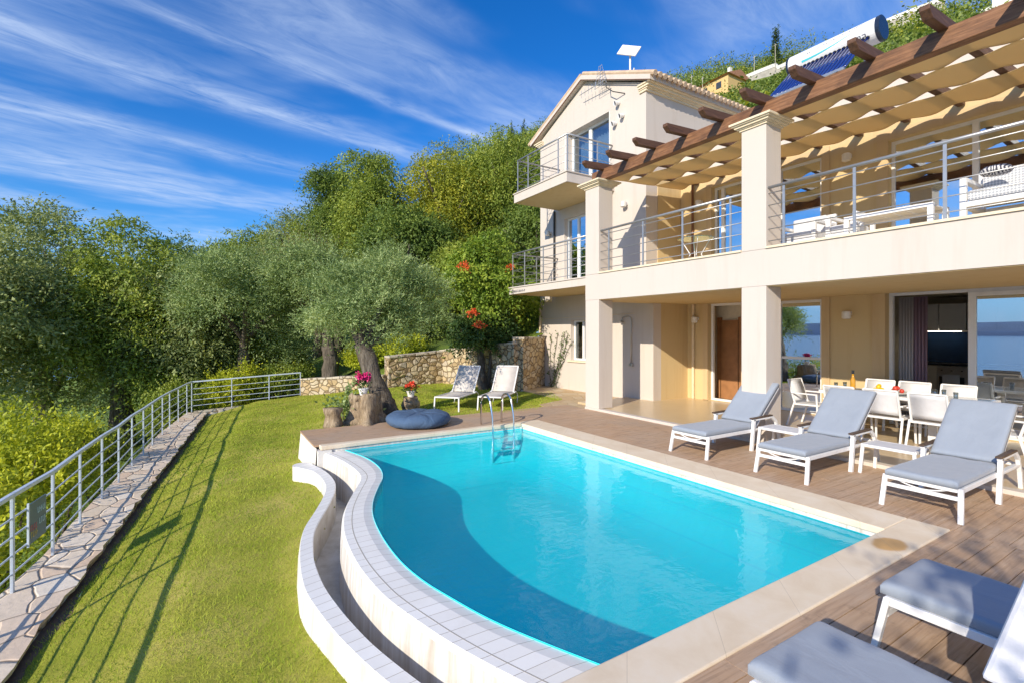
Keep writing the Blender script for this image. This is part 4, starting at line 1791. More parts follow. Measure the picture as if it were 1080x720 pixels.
m.build('splashback', 'splash_glass', kt)
m = MB()
m.box(-5.05, -2.9, 15.01, 15.4, 0.05, 2.6)
m.build('back_panel', 'cabinet_base', kt)
m = MB()
m.box(-4.88, -4.12, 14.70, 14.76, 1.908, 1.920)
m.build('lamp_strip', 'lamp_lit', kt)
ov = thing('oven', 'built in steel oven under the kitchen worktop', 'oven', (-4.2, 14.53, 0.3))
m = MB()
m.box(-4.5, -3.95, 14.5, 14.545, 0.50, 1.10)
m.build('body', 'steel', ov, bevel=0.004)
m = MB()
m.box(-4.45, -4.0, 14.49, 14.498, 0.53, 0.88)
m.build('door_glass', 'black_plastic', ov)
m = MB()
m.box(-4.45, -4.0, 14.455, 14.475, 0.90, 0.925)
m.build('handle', 'steel', ov)
for k in range(3):
    m = MB()
    m.lathe([(0.018, 0), (0.018, 0.02)], (-4.4 + k * 0.18, 14.47, 1.01), 10)
    m.build('knob', 'black_plastic', ov)
t_ = MB()
t_.box(-4.38, -4.07, 14.44, 14.454, 0.66, 0.93)
tag(t_.build('tea_towel', 'sling_white', bevel=0.004), 'pale tea towel hanging over the oven handle', 'towel')

# ------------------------------------------------------------------ pergola
perg = thing('pergola', 'dark timber pergola with woven tan fabric strips shading the balcony', 'pergola', (-4, 8.1, 5.57))
m = MB()
bm_pts = 40
vs = []
m.box(-9.25, 4.2, 8.06, 8.24, 5.565, 5.815)
m.build('beam', 'beam_wood', perg, bevel=0.012)


def rz_(y):
    return 5.83 + 0.055 * (y - 7.5)


RAF = [-8.86 + 0.803 * k for k in range(0, 16)]
for x in RAF:
    m = MB()
    h = 0.075
    prof = [(7.46, rz_(7.46) + h), (7.46, rz_(7.46) + h * 0.2), (7.50, rz_(7.5) - h * 0.25), (7.56, rz_(7.56) - h), (11.58, rz_(11.58) - h), (11.58, rz_(11.58) + h)]
    m.prism_x(prof, x - 0.055, x + 0.055)
    m.build('rafter', 'rafter_wood', perg, bevel=0.008)
for i, (ya, yb) in enumerate(((8.27, 9.22), (9.32, 10.28), (10.40, 11.42))):
    m = MB()
    vs, fs = [], []
    nu, nv = 150, 7
    X0, X1 = -9.3, 3.2
    for k in range(nu + 1):
        x = X0 + (X1 - X0) * k / nu
        ph = (x - RAF[0]) / 0.803
        s2 = math.sin(math.pi * ph) ** 2
        a = ya + 0.11 - 0.165 * s2
        b = yb - 0.11 + 0.165 * s2
        for j in range(nv + 1):
            v_ = j / nv
            y = a + (b - a) * v_
            z = rz_(y) - 0.084 - 0.022 * s2 - 0.012 * math.sin(math.pi * v_) * s2 + 0.008 * noise.noise((x * 3, y * 3, i))
            vs.append((x, y, z))
    for k in range(nu):
        for j in range(nv):
            q = k * (nv + 1) + j
            fs.append((q, q + nv + 1, q + nv + 2, q + 1))
    m.add(vs, fs)
    fo = m.build('fabric_strip', 'canopy_fabric', perg, smooth=True)
    fo.modifiers.new('thick', 'SOLIDIFY').thickness = 0.004

# ------------------------------------------------------------------ balcony railings


def railing(label, segs, posts, z0, ztop, nbar=5, rail_r=0.026, bar_r=0.009, side='rail_metal', group='metal balcony railings'):
    """segs: list of polyline points (x,y) for rail and bars; posts: list of (x,y)"""
    c = segs[len(segs) // 2]
    t_ = thing('balcony_railing', label, 'railing', (c[0], c[1], z0), group)
    m = MB()
    m.tube([(x, y, ztop) for x, y in segs], rail_r, 10)
    m.build('handrail', side, t_, smooth=True)
    for k in range(nbar):
        z = z0 + 0.10 + (ztop - z0 - 0.20) * k / (nbar - 1)
        m = MB()
        m.tube([(x, y, z) for x, y in segs], bar_r, 6)
        m.build('bar', side, t_, smooth=True)
    for x, y in posts:
        m = MB()
        m.bar((x, y, z0), (x, y, ztop - 0.01), 0.04, 0.015)
        m.build('post', side, t_)
    return t_


railing('metal railing of the long balcony between the two cream pillars', [(-8.93, 8.07), (-5.21, 8.07)], [(-8.65, 8.07), (-7.58, 8.07), (-6.53, 8.07), (-5.47, 8.07)], 3.335, 4.34)
railing('metal railing of the long balcony to the right of both cream pillars', [(-4.76, 8.07), (-0.55, 8.07)], [(-4.5, 8.07), (-3.46, 8.07), (-2.42, 8.07), (-1.4, 8.07), (-0.65, 8.07)], 3.335, 4.34)
railing('metal railing around the small balcony below the gable', [(-13.35, YW - 0.02), (-13.35, 8.5), (-10.78, 8.5), (-10.78, YW - 0.02)], [(-13.35, 8.5), (-12.75, 8.5), (-11.2, 8.5), (-10.78, 8.5), (-10.78, 9.6), (-13.35, 9.5)], 6.36, 7.42)
railing('metal railing around the narrow side balcony left of the pillars', [(-13.45, YW - 0.02), (-13.45, 8.37), (-9.43, 8.37)], [(-13.45, 8.37), (-12.75, 8.37), (-11.75, 8.37), (-10.6, 8.37), (-13.45, 9.3)], 3.33, 4.40)

# ------------------------------------------------------------------ roof things
ht = thing('solar_water_heater', 'white solar water heater with a row of blue glass tubes on the roof', 'solar heater', (-5.8, 12.6, 7.22))
tx0, tx1, ty, tz, trd = -6.75, -4.82, 12.55, 8.55, 0.27
m = MB()
m.tube([(tx0, ty, tz), (tx1 - 0.06, ty, tz)], trd, 32)
m.build('tank', 'tank_white', ht, smooth=False)
m = MB()
m.tube([(tx0 - 0.05, ty, tz), (tx0, ty, tz)], trd * 1.03, 32)
m.build('end_cap', 'tank_cap', ht)
m = MB()
m.tube([(tx1 - 0.06, ty, tz), (tx1, ty, tz), (tx1 + 0.015, ty, tz)], [trd * 1.03, trd * 1.03, trd * 0.9], 32)
m.build('end_cap', 'tank_cap', ht)


def on_tank(x, a, e=0.003):
    """point on the tank surface, a = angle below horizontal on the -Y side"""
    return Vector((x, ty - (trd + e) * math.cos(a), tz - (trd + e) * math.sin(a)))


def tank_strip(mb, pts, wd):
    """pts (x, angle); ribbon of half width wd in angle"""
    vs = []
    for (x, a, k) in pts:
        vs += [on_tank(x, a - wd * k), on_tank(x, a + wd * k)]
    mb.add(vs, [(2 * i, 2 * i + 2, 2 * i + 3, 2 * i + 1) for i in range(len(pts) - 1)])


m = MB()
pts = []
for k in range(21):
    f = k / 20
    pts.append((tx0 + 0.33 + 1.25 * f, 0.28 - 0.62 * f ** 1.3 + 0.10 * math.sin(math.pi * f), max(0.12, (1 - f)) * 1.0))
tank_strip(m, pts, 0.10)
m.build('swoosh', 'tank_mark', ht)
m = MB()
rg = random.Random(3)
x = tx0 + 0.45
while x < tx0 + 1.6:
    f = (x - tx0 - 0.45) / 1.15
    a0 = -0.22 - 0.42 * f
    wd = rg.uniform(0.03, 0.055)
    tank_strip(m, [(x, a0, 1), (x + 0.012, a0, 1)], 0.07)
    if rg.random() < 0.7:
        tank_strip(m, [(x, a0 + rg.choice((-0.06, 0, 0.06)), 1), (x + wd, a0 + rg.choice((-0.06, 0, 0.06)), 1)], 0.016)
    if rg.random() < 0.5:
        tank_strip(m, [(x + wd - 0.012, a0, 1), (x + wd, a0, 1)], 0.07)
    x += wd + 0.022
for x in (tx0 + 1.52, tx0 + 1.62):
    tank_strip(m, [(x, 0.34, 1), (x + 0.07, 0.34, 1)], 0.03)
    tank_strip(m, [(x + 0.055, 0.42, 1), (x + 0.075, 0.42, 1)], 0.10)
    tank_strip(m, [(x, 0.54, 1), (x + 0.08, 0.54, 1)], 0.03)
m.build('lettering', 'ink', ht)
NTB = 18
for k in range(NTB):
    x = tx0 + 0.10 + (1.62) * k / (NTB - 1)
    m = MB()
    m.tube([(x, ty - 0.20, tz - 0.17), (x, ty - 1.25, tz - 1.12)], 0.029, 8)
    m.build('glass_tube', 'tube_glass', ht, smooth=True)
    m = MB()
    a = Vector((x, ty - 0.185, tz - 0.155))
    m.tube([a, a + Vector((0, -0.05, -0.045))], 0.042, 8)
    m.build('tube_seal', 'black_plastic', ht)
m = MB()
for x in (tx0 + 0.2, tx1 - 0.35):
    m.bar((x, ty, 7.22), (x, ty, tz - trd), 0.04, 0.04)
    m.bar((x, ty - 1.3, 7.3), (x, ty - 0.1, tz - 0.2), 0.04, 0.03)
m.bar((tx0, ty - 1.28, tz - 1.15), (tx1 - 0.2, ty - 1.28, tz - 1.15), 0.06, 0.05)
m.build('stand', 'steel', ht)
dsh = thing('satellite_dish', 'flat tilted white dish on a short mast on the gable roof', 'satellite dish', (-10.36, 10.5, 9.3))
m = MB()
m.tube([(-10.36, 10.5, 9.25), (-10.36, 10.5, 10.0)], 0.028, 8)
m.bar((-10.30, 10.5, 9.28), (-10.2, 10.5, 9.55), 0.03, 0.03)
m.build('mast', 'dish_white', dsh)
m = MB()
c = Vector((-10.36, 10.45, 10.12))
nrm = Vector((0.55, -0.72, 0.42)).normalized()
u_ = Vector((0.72, 0.62, 0.0))
u_ = (Vector((0.53, 0.85, -0.62)) - nrm * nrm.dot(Vector((0.53, 0.85, -0.62)))).normalized()
v_ = nrm.cross(u_).normalized()
vs = []
for s in (-0.02, 0.02):
    for a, b in ((-1, -1), (1, -1), (1, 1), (-1, 1)):
        vs.append(c + u_ * a * 0.30 + v_ * b * 0.19 + nrm * s)
m.add(vs, [(3, 2, 1, 0), (4, 5, 6, 7), (0, 1, 5, 4), (1, 2, 6, 5), (2, 3, 7, 6), (3, 0, 4, 7)])
m.build('plate', 'dish_white', dsh, bevel=0.012)
an = thing('tv_antenna', 'wire television antenna bracketed to the gable wall', 'antenna', (-10.5, 10.0, 8.7))
m = MB()
m.tube([(-10.25, 10.18, 8.75), (-10.5, 9.95, 8.85), (-10.72, 9.9, 9.05), (-10.75, 9.9, 9.3)], 0.014, 6)
m.build('bracket', 'cable_black', an)
m = MB()
m.tube([(-12.0, 9.95, 9.35), (-10.7, 9.9, 9.3)], 0.012, 6)
for k in range(7):
    x = -11.9 + k * 0.16
    m.tube([(x, 9.95, 9.22), (x, 9.95, 9.46)], 0.006, 5)
m.build('boom', 'antenna_metal', an)
m = MB()
for k in range(8):
    zz = 9.2 + 0.6 * k / 7
    hw = 0.26 * (1 - 0.75 * k / 7)
    m.tube([(-10.98 - hw, 9.9, zz), (-10.98 + hw, 9.9, zz)], 0.006, 5)
for hw in (-1, 0, 1):
    m.tube([(-10.98 + 0.26 * hw, 9.9, 9.2), (-10.98 + 0.06 * hw, 9.9, 9.82)], 0.006, 5)
m.build('reflector', 'antenna_metal', an)
fl = thing('flood_light', 'twin white flood lamp on the gable wall above the balcony door', 'lamp', (-10.35, YW, 8.3))
for k, (dx, dz) in enumerate(((0, 0), (0.3, 0.12), (0.12, 0.55))):
    m = MB()
    x = -10.62 + dx
    m.tube([(x, YW - 0.01, 8.02 + dz), (x - 0.02, YW - 0.16, 7.99 + dz)], [0.05, 0.075], 12)
    lh = m.build('lamp_head', 'white_metal', fl)
    m = MB()
    m.tube([(x - 0.02, YW - 0.162, 7.989 + dz), (x - 0.022, YW - 0.166, 7.988 + dz)], 0.06, 12)
    m.build('lens', 'black_plastic', lh)
# ------------------------------------------------------------------ fence
fn = thing('metal_fence', 'pale blue grey metal fence with five rails along the stone path', 'fence', (-13, -1.4, PZ))
RT = 0.145
line = [(x, y, RT) for x, y in [(-3.0, -2.27)] + POSTS] + [(-20.62, 3.05, -0.70 + 1.02)]
m = MB()
for a, b in zip(line[:-1], line[1:]):
    m.bar(a, Vector(b) + (Vector(b) - Vector(a)).normalized() * 0.02, 0.05, 0.045)
m.build('handrail', 'fence_paint', fn, bevel=0.006)
for k in range(4):
    m = MB()
    h = 0.20 + 0.20 * k
    m.tube([(x, y, PZ + h) for x, y in [(-3.0, -2.27)] + POSTS] + [(-20.62, 3.05, -0.70 + h * 0.98)], 0.011, 6)
    m.build('rail', 'fence_paint', fn)
far_posts = [(-20.67, 0.72, -0.84), (-20.64, 1.95, -0.77), (-20.62, 3.05, -0.70)]
for x, y, z in [(x, y, PZ) for x, y in POSTS] + far_posts:
    m = MB()
    hh = RT - PZ - 0.02
    m.bar((x, y, z - 0.02), (x, y, z + hh), 0.055 if y < 0 else 0.045, 0.028, up=(0, 1, 0))
    m.build('post', 'fence_paint', fn, bevel=0.004)
sg = thing('notice_board', 'small blue notice board with coloured lettering hung on the fence', 'sign', (-7.75, -1.77, -0.5))
d = (Vector((-8.3, -1.67, 0)) - Vector((-7.33, -1.80, 0))).normalized()
nrm = Vector((d.y, -d.x, 0)) * -1
if nrm.y < 0:
    nrm = -nrm
A = Vector((-7.62, -1.745, 0))


def brd(u0, u1, z0, z1, e0, e1, mb):
    vs = []
    for z in (z0, z1):
        for e in (e0, e1):
            for u in (u0, u1):
                q = A + d * u + nrm * e
                vs.append((q.x, q.y, z))
    mb.add(vs, [(0, 2, 3, 1), (4, 5, 7, 6), (0, 1, 5, 4), (2, 6, 7, 3), (0, 4, 6, 2), (1, 3, 7, 5)])


m = MB()
brd(0, 0.42, -0.52, -0.06, 0.0, 0.012, m)
m.build('board', 'sign_blue', sg)
m = MB()
brd(-0.02, 0.0, -0.54, -0.04, -0.002, 0.016, m)
m.build('edge_strip', 'fence_paint', sg)
rg = random.Random(8)
for nm_, mt, z0, cols_ in (('lettering', 'sign_light', -0.22, (0.2, 0.4)), ('lettering', 'sign_red', -0.38, (0.03, 0.2)), ('lettering', 'sign_light', -0.36, (0.24, 0.4)), ('lettering', 'sign_yellow', -0.46, (0.04, 0.2))):
    m = MB()
    u = cols_[0]
    while u < cols_[1] - 0.03:
        brd(u, u + 0.012, z0, z0 + 0.07, 0.0125, 0.0145, m)
        zz = z0 + rg.choice((0.0, 0.03, 0.055))
        brd(u + 0.012, u + 0.028, zz, zz + 0.014, 0.0125, 0.0145, m)
        u += 0.042
    m.build(nm_, mt, sg)

# ------------------------------------------------------------------ stone walls


def stone_wall(label, a, b, z0a, z0b, zta, ztb, th=0.38, name='stone_wall', end=None):
    a, b = Vector((*a, 0)), Vector((*b, 0))
    d_ = (b - a)
    L_ = d_.length
    d_.normalize()
    n_ = Vector((-d_.y, d_.x, 0))
    t_ = thing(name, label, 'stone wall', ((a.x + b.x) / 2, (a.y + b.y) / 2, min(z0a, z0b)), 'rubble stone garden walls')
    nu, nz = max(2, int(L_ / 0.09)), 10
    m = MB()
    vs, fs = [], []
    for k in range(nu + 1):
        f = k / nu
        for j in range(nz + 1):
            z = (z0a * (1 - f) + z0b * f) * (1 - j / nz) + (zta * (1 - f) + ztb * f) * j / nz
            p = a + d_ * (L_ * f)
            q = Vector((p.x * 4.2, p.y * 4.2, z * 5.6))
            e = 0.03 * noise.noise(q) + 0.012 * noise.noise(q * 2.7)
            r = p - n_ * (th / 2 + e)
            vs.append((r.x, r.y, z))
    W_ = nz + 1
    for k in range(nu):
        for j in range(nz):
            q = k * W_ + j
            fs.append((q, q + W_, q + W_ + 1, q + 1))
    m.add(vs, fs)
    # other faces
    c = []
    for p, z0, z1 in ((a, z0a, zta), (b, z0b, ztb)):
        for s in (-1, 1):
            r = p + n_ * (th / 2 * s)
            c += [(r.x, r.y, z0), (r.x, r.y, z1)]
    m.add(c, [(0, 1, 3, 2), (4, 6, 7, 5), (2, 3, 7, 6)])
    m.build('masonry', 'rubble_stone', t_)
    m = MB()
    rs = random.Random(int(L_ * 100))
    u = 0
    while u < L_:
        w_ = min(rs.uniform(0.28, 0.5), L_ - u)
        if L_ - u - w_ < 0.12:
            w_ = L_ - u
        f0, f1 = u / L_, (u + w_) / L_
        p, q = a + d_ * u, a + d_ * (u + w_ - 0.012)
        z = zta * (1 - f0) + ztb * f0
        z2 = zta * (1 - f1) + ztb * f1
        hh = rs.uniform(0.06, 0.085)
        m.bar((p.x, p.y, z + hh / 2), (q.x, q.y, z2 + hh / 2), th + rs.uniform(0.03, 0.08), hh)
        u += w_
    m.build('cap_stones', 'cap_stone', t_, bevel=0.012)
    return t_


stone_wall('low golden stone wall with flat cap stones at the end of the metal fence', WALL[0], WALL[1], -1.0, -0.2, 0.06, 0.33)
stone_wall('golden stone wall with a pale corner step, behind the olive tree and red flower pot', WALL[1], WALL[2], -0.3, -0.2, 0.98, 1.12)
stone_wall('shaded stone wall behind the two beige loungers and the climbing vine', WALL[2], WALL[3], -0.3, -0.3, 1.15, 1.5)
stone_wall('tall stone wall with big ochre stones joining the corner of the house', WALL[3], WALL[4], -0.3, -0.2, 1.66, 1.66)
m = MB()
m.tube([(-13.62, 8.42, 0.05), (-14.1, 9.55, 0.10), (-14.2, 9.75, 0.3), (-14.2, 9.8, 0.7)], 0.035, 8)
tag(m.build('water_pipe', 'pipe_cream'), 'white pipe along the foot of the tall ochre stone wall', 'pipe')

# ------------------------------------------------------------------ sun loungers by the pool


def make_lounger():
    t_ = thing('sun_lounger', 'x', 'sun lounger', (0, 0, 0), 'white framed sun loungers with grey blue cushions')
    W2 = 0.315
    m = MB()
    for s in (-1, 1):
        m.bar((s * W2, 0.0, 0.315), (s * W2, 1.93, 0.315), 0.032, 0.05)
    m.bar((-W2, 0.015, 0.315), (W2, 0.015, 0.315), 0.03, 0.045)
    m.bar((-W2, 0.0, 0.235), (W2, 0.0, 0.235), 0.028, 0.04)
    m.bar((-W2, 1.22, 0.31), (W2, 1.22, 0.31), 0.03, 0.035)
    m.bar((-W2, 1.9, 0.315), (W2, 1.9, 0.315), 0.03, 0.04)
    pts = [(-W2 + 2 * W2 * k / 12, 0.03, 0.335 - 0.085 * math.sin(math.pi * k / 12)) for k in range(13)]
    m.tube(pts, 0.009, 6)
    for k in range(9):
        y = 0.1 + k * 0.13
        m.bar((-W2, y, 0.33), (W2, y, 0.33), 0.05, 0.01)
    m.build('frame', 'white_metal', t_, bevel=0.005)
    for s in (-1, 1):
        m = MB()
        m.bar((s * (W2 + 0.005), 0.015, 0.335), (s * (W2 + 0.02), -0.05, 0.0), 0.045, 0.035, up=(0, 1, 0))
        m.build('leg', 'white_metal', t_, bevel=0.005)
        m = MB()
        m.bar((s * (W2 + 0.03), 1.13, 0.50), (s * (W2 + 0.03), 1.06, 0.0), 0.045, 0.055, up=(0, 1, 0))
        m.build('leg', 'white_metal', t_, bevel=0.005)
        m = MB()
        a_ = [(s * (W2 + 0.03), 1.62, 0.5), (s * (W2 + 0.03), 1.74, 0.42), (s * (W2 + 0.03), 1.82, 0.25), (s * (W2 + 0.03), 1.88, 0.0)]
        for p, q in zip(a_[:-1], a_[1:]):
            m.bar(p, q, 0.04, 0.05)
        m.build('leg', 'white_metal', t_, bevel=0.005)
        m = MB()
        m.bar((s * (W2 + 0.03), 1.08, 0.49), (s * (W2 + 0.03), 1.64, 0.50), 0.045, 0.03)
        m.bar((s * (W2 + 0.03), 1.10, 0.335), (s * (W2 + 0.03), 1.75, 0.335), 0.04, 0.03)
        ar = m.build('armrest', 'white_metal', t_, bevel=0.005)
        m = MB()
        m.bar((s * (W2 + 0.03), 1.05, 0.516), (s * (W2 + 0.03), 1.62, 0.526), 0.06, 0.022)
        m.build('arm_pad', 'arm_wood', ar, bevel=0.006)
    hy, hz = 1.24, 0.37
    ty_, tz_ = 1.93, 1.0
    dv = Vector((0, ty_ - hy, tz_ - hz)).normalized()
    nv = Vector((0, -dv.z, dv.y))
    m = MB()
    for s in (-1, 1):
        m.bar((s * 0.29, hy, hz - 0.02), (s * 0.29, ty_ - 0.02, tz_ - 0.045), 0.03, 0.035)
    m.bar((-0.29, ty_ - 0.02, tz_ - 0.045), (0.29, ty_ - 0.02, tz_ - 0.045), 0.03, 0.03)
    m.bar((-0.27, hy + 0.45, hz + 0.38), (-0.27, hy + 0.62, 0.32), 0.025, 0.02)
    m.build('back_frame', 'white_metal', t_, bevel=0.004)

    def pad(p0, p1, th, nn):
        b = MB()
        p0, p1 = Vector(p0), Vector(p1)
        dd = (p1 - p0)
        nu, nx_ = 26, 18
        top, bot = [], []
        for i in range(nu + 1):
            for j in range(nx_ + 1):
                u, v = 0.5 - 0.5 * math.cos(math.pi * i / nu), 0.5 - 0.5 * math.cos(math.pi * j / nx_)
                ex = min(u, 1 - u) * dd.length
                ey = min(v, 1 - v) * 0.62
                ca, cb = min(1, ex / 0.045), min(1, ey / 0.045)
                e = math.sqrt(max(0, 1 - (1 - ca) ** 2)) * math.sqrt(max(0, 1 - (1 - cb) ** 2))
                hh = th * (0.62 + 0.38 * e) - 0.010 * math.sin(math.pi * u) * math.sin(math.pi * v) + 0.006 * noise.noise((u * 6, v * 4, th * 50 + p1.z))
                q = p0 + dd * u + Vector((-0.31 + 0.62 * v, 0, 0))
                top.append(q + nn * hh)
                bot.append(q)
        n0 = len(top)
        vs_ = top + bot
        fs_ = []
        w1 = nx_ + 1
        for i in range(nu):
            for j in range(nx_):
                q = i * w1 + j
                fs_.append((q, q + 1, q + w1 + 1, q + w1))
                fs_.append((n0 + q, n0 + q + w1, n0 + q + w1 + 1, n0 + q + 1))
        for i in range(nu):
            for j in (0, nx_):
                q = i * w1 + j
                fs_.append((q, q + w1, n0 + q + w1, n0 + q) if j == 0 else (q + w1, q, n0 + q, n0 + q + w1))
        for j in range(nx_):
            for i in (0, nu):
                q = i * w1 + j
                fs_.append((q + 1, q, n0 + q, n0 + q + 1) if i == 0 else (q, q + 1, n0 + q + 1, n0 + q))
        b.add(vs_, fs_)
        return b
    pad((0, -0.03, 0.342), (0, hy - 0.01, 0.345), 0.072, Vector((0, 0, 1))).build('seat_cushion', 'cushion', t_, smooth=True)
    pad((0, hy + 0.01, hz + 0.02), (0, ty_, tz_), 0.075, nv).build('back_cushion', 'cushion', t_, smooth=True)
    return t_


lg = make_lounger()
for i, (x, y, rz, lab) in enumerate([
        (-4.985, 6.33, 0, 'grey blue cushioned lounger left of both white side tables, furthest from the pool corner'),
        (-3.575, 6.37, 0, 'grey blue cushioned lounger standing between the two small white side tables'),
        (-2.105, 6.36, 0, 'grey blue cushioned lounger nearest the stained pool corner, on the porch side'),
        (-1.30, 3.73, R(-90), 'blue cushioned lounger at the near pool end with its white leg showing'),
        (-1.30, 2.40, R(-90), 'blue cushioned lounger cut by the bottom of the picture, closest to the camera')]):
    placed(lg, i > 0, (x, y, 0), rz, lab)


def make_table():
    t_ = thing('side_table', 'x', 'side table', (0, 0, 0), 'white side tables between loungers')
    m = MB()
    for a, b in (((-0.29, -0.2), (0.29, -0.2)), ((0.29, -0.2), (0.29, 0.2)), ((0.29, 0.2), (-0.29, 0.2)), ((-0.29, 0.2), (-0.29, -0.2))):
        m.bar((*a, 0.38), (*b, 0.38), 0.035, 0.035)
    m.build('frame', 'white_metal', t_, bevel=0.005)
    m = MB()
    m.box(-0.275, 0.275, -0.185, 0.185, 0.385, 0.396)
    m.build('tabletop', 'sling_white', t_)
    for sx in (-1, 1):
        for sy in (-1, 1):
            m = MB()
            m.bar((sx * 0.285, sy * 0.195, 0.37), (sx * 0.31, sy * 0.22, 0), 0.04, 0.03, up=(0, 1, 0))
            m.build('leg', 'white_metal', t_, bevel=0.005)
    return t_


tb = make_table()
placed(tb, False, (-4.26, 7.66, 0), 0, 'white side table between the two loungers furthest left')
placed(tb, True, (-2.84, 7.72, 0), 0, 'white side table beside the lounger nearest the pool corner')

# wooden and lawn pieces ------------------------------------------------------


def make_lawn_lounger():
    t_ = thing('lawn_lounger', 'x', 'sun lounger', (0, 0, 0), 'beige sling loungers on the lawn')
    m = MB()
    for s in (-1, 1):
        m.bar((s * 0.31, 0, 0.33), (s * 0.31, 1.35, 0.31), 0.03, 0.035)
        m.bar((s * 0.30, 1.15, 0.33), (s * 0.30, 1.72, 0.98), 0.03, 0.03)
    m.bar((-0.31, 0, 0.33), (0.31, 0, 0.33), 0.03, 0.03)
    m.bar((-0.30, 1.72, 0.98), (0.30, 1.72, 0.98), 0.03, 0.03)
    m.bar((-0.31, 1.35, 0.31), (0.31, 1.35, 0.31), 0.03, 0.03)
    m.build('frame', 'white_metal', t_, bevel=0.004)
    for s in (-1, 1):
        m = MB()
        m.bar((s * 0.31, 0.01, 0.32), (s * 0.32, -0.02, -0.02), 0.03, 0.03, up=(0, 1, 0))
        m.build('leg', 'white_metal', t_)
        m = MB()
        m.tube([(s * 0.33, 1.1, 0.32), (s * 0.34, 1.25, 0.34), (s * 0.34, 1.42, 0.25), (s * 0.34, 1.45, 0.1), (s * 0.34, 1.4, -0.02)], 0.016, 8)
        m.build('leg', 'white_metal', t_, smooth=True)
    for nm_, pa, pb in (('seat_sling', (0.0, 0.345), (1.16, 0.335)), ('back_sling', (1.17, 0.34), (1.72, 0.995))):
        m = MB()
        vs = []
        for k in range(9):
            f = k / 8
            y = pa[0] + (pb[0] - pa[0]) * f
            z = pa[1] + (pb[1] - pa[1]) * f - 0.02 * math.sin(math.pi * f)
            vs += [(-0.30, y, z), (0.30, y, z)]
        m.add(vs, [(2 * k, 2 * k + 1, 2 * k + 3, 2 * k + 2) for k in range(8)])
        o = m.build(nm_, 'sling_beige', t_, smooth=True)
        o.modifiers.new('thick', 'SOLIDIFY').thickness = 0.006
    return t_


ll = make_lawn_lounger()
placed(ll, False, (-10.95, 4.92, lawn_z(-11.3, 5.1)), R(44), 'beige sling lounger on the lawn with leaf shadow on its back, nearer the blue pouf')
placed(ll, True, (-10.50, 5.88, lawn_z(-11, 6.1)), R(44), 'plain sunlit beige sling lounger on the lawn behind the pool ladder')

# big round floor cushion
m = MB()


def wobp(a, z):
    return 1 + 0.012 * math.sin(5 * a + z * 7) + 0.008 * math.sin(9 * a + 1)


prof = [(0.50, 0.0), (0.60, 0.03), (0.655, 0.10), (0.66, 0.16), (0.63, 0.22), (0.55, 0.262), (0.40, 0.275), (0.22, 0.268), (0.08, 0.255), (0.015, 0.25)]
m.lathe(prof, (-9.55, 3.66, 0.0), 96, wob=wobp)
for i in range(len(m.v)):
    x, y, z = m.v[i]
    e = noise.noise((x * 3.5, y * 3.5, z * 3)) * 0.035 * min(1, z / 0.15)
    an_ = math.atan2(y - 3.66, x + 9.55)
    e -= 0.022 * math.exp(-(math.sin(4 * an_) / 0.16) ** 2) * min(1, z / 0.2)
    m.v[i] = (x, y, z + e)
po = m.build('floor_cushion', 'pouf_fabric', smooth=True)
ss_ = po.modifiers.new('smooth', 'SUBSURF')
ss_.levels = ss_.render_levels = 1
tag(po, 'large round blue floor cushion on the deck behind the pool', 'pouf')


def stump(name, label, x, y, z, r0, r1, h, seed, roots=0.0):
    m = MB()
    n_ = 34

    def wob_(a, zz):
        f = zz / h
        return 1 + 0.10 * math.sin(3 * a + seed) + 0.07 * math.sin(7 * a + seed * 2) + roots * (1 - f) ** 2 * max(0, math.sin(4 * a + seed)) - 0.25 * roots * max(0, math.sin(3 * a + seed * 1.7)) ** 3
    prof = []
    for k in range(11):
        f = k / 10
        prof.append((r0 * (1 - f) + r1 * f + 0.02 * math.sin(7 * f + seed), h * f))
    m.lathe(prof, (x, y, z), n_, wob=wob_)
    for i in range(len(m.v)):
        p = Vector(m.v[i])
        q = noise.noise_vector(p * 8 + Vector((seed, 0, 0))) * (0.03 + 0.05 * roots)
        m.v[i] = (p.x + q.x, p.y + q.y, p.z + (q.z if p.z > z + 0.05 else 0))
    return tag(m.build(name, 'stump_wood', smooth=True), label, 'stump')


stump('tree_stump', 'short cut log standing alone at the left end of the deck', -10.48, 2.18, -0.05, 0.165, 0.155, 0.40, 1.3)
stump('tree_stump', 'big gnarled root stump carrying the pink flower pot beside the olive tree', -10.52, 2.86, -0.04, 0.31, 0.29, 0.62, 2.2, 0.8)
stump('tree_stump', 'small stump carrying the white pot of red flowers', -11.35, 4.14, -0.02, 0.20, 0.19, 0.36, 4.1, 0.2)


def flower_pot(label, x, y, z, r, hh, petal, n_, spread, fh, seed, leaf='leaf_ivy'):
    t_ = thing('flower_pot', label, 'flower pot', (x, y, z))
    m = MB()
    m.lathe([(r * 0.7, 0), (r, hh * 0.85), (r * 1.1, hh * 0.86), (r * 1.1, hh), (r * 0.9, hh), (r * 0.88, hh * 0.9)], (x, y, z), 18)
    m.build('pot', 'pot_white', t_)
    V, F = foliage([(x, y, z + hh + fh * 0.35, spread, spread, fh * 0.5)], 40, 4, 0.1, 0.06, 0.035, 0.1, seed)
    quads_mesh('leaves', V, F, [leaf], t_)
    V, F = foliage([(x, y, z + hh + fh, spread, spread, fh * 0.45)], n_, 6, 0.05, 0.05, 0.045, 0.0, seed + 1)
    quads_mesh('blossom', V, F, [petal], t_)
    return t_


flower_pot('white pot with a bright pink flower on the big gnarled stump', -10.52, 2.80, 0.565, 0.10, 0.15, 'petal_pink', 60, 0.11, 0.20, 5)
flower_pot('white pot with red flowers on the small stump', -11.35, 4.16, 0.335, 0.10, 0.15, 'petal_red', 30, 0.12, 0.12, 6)

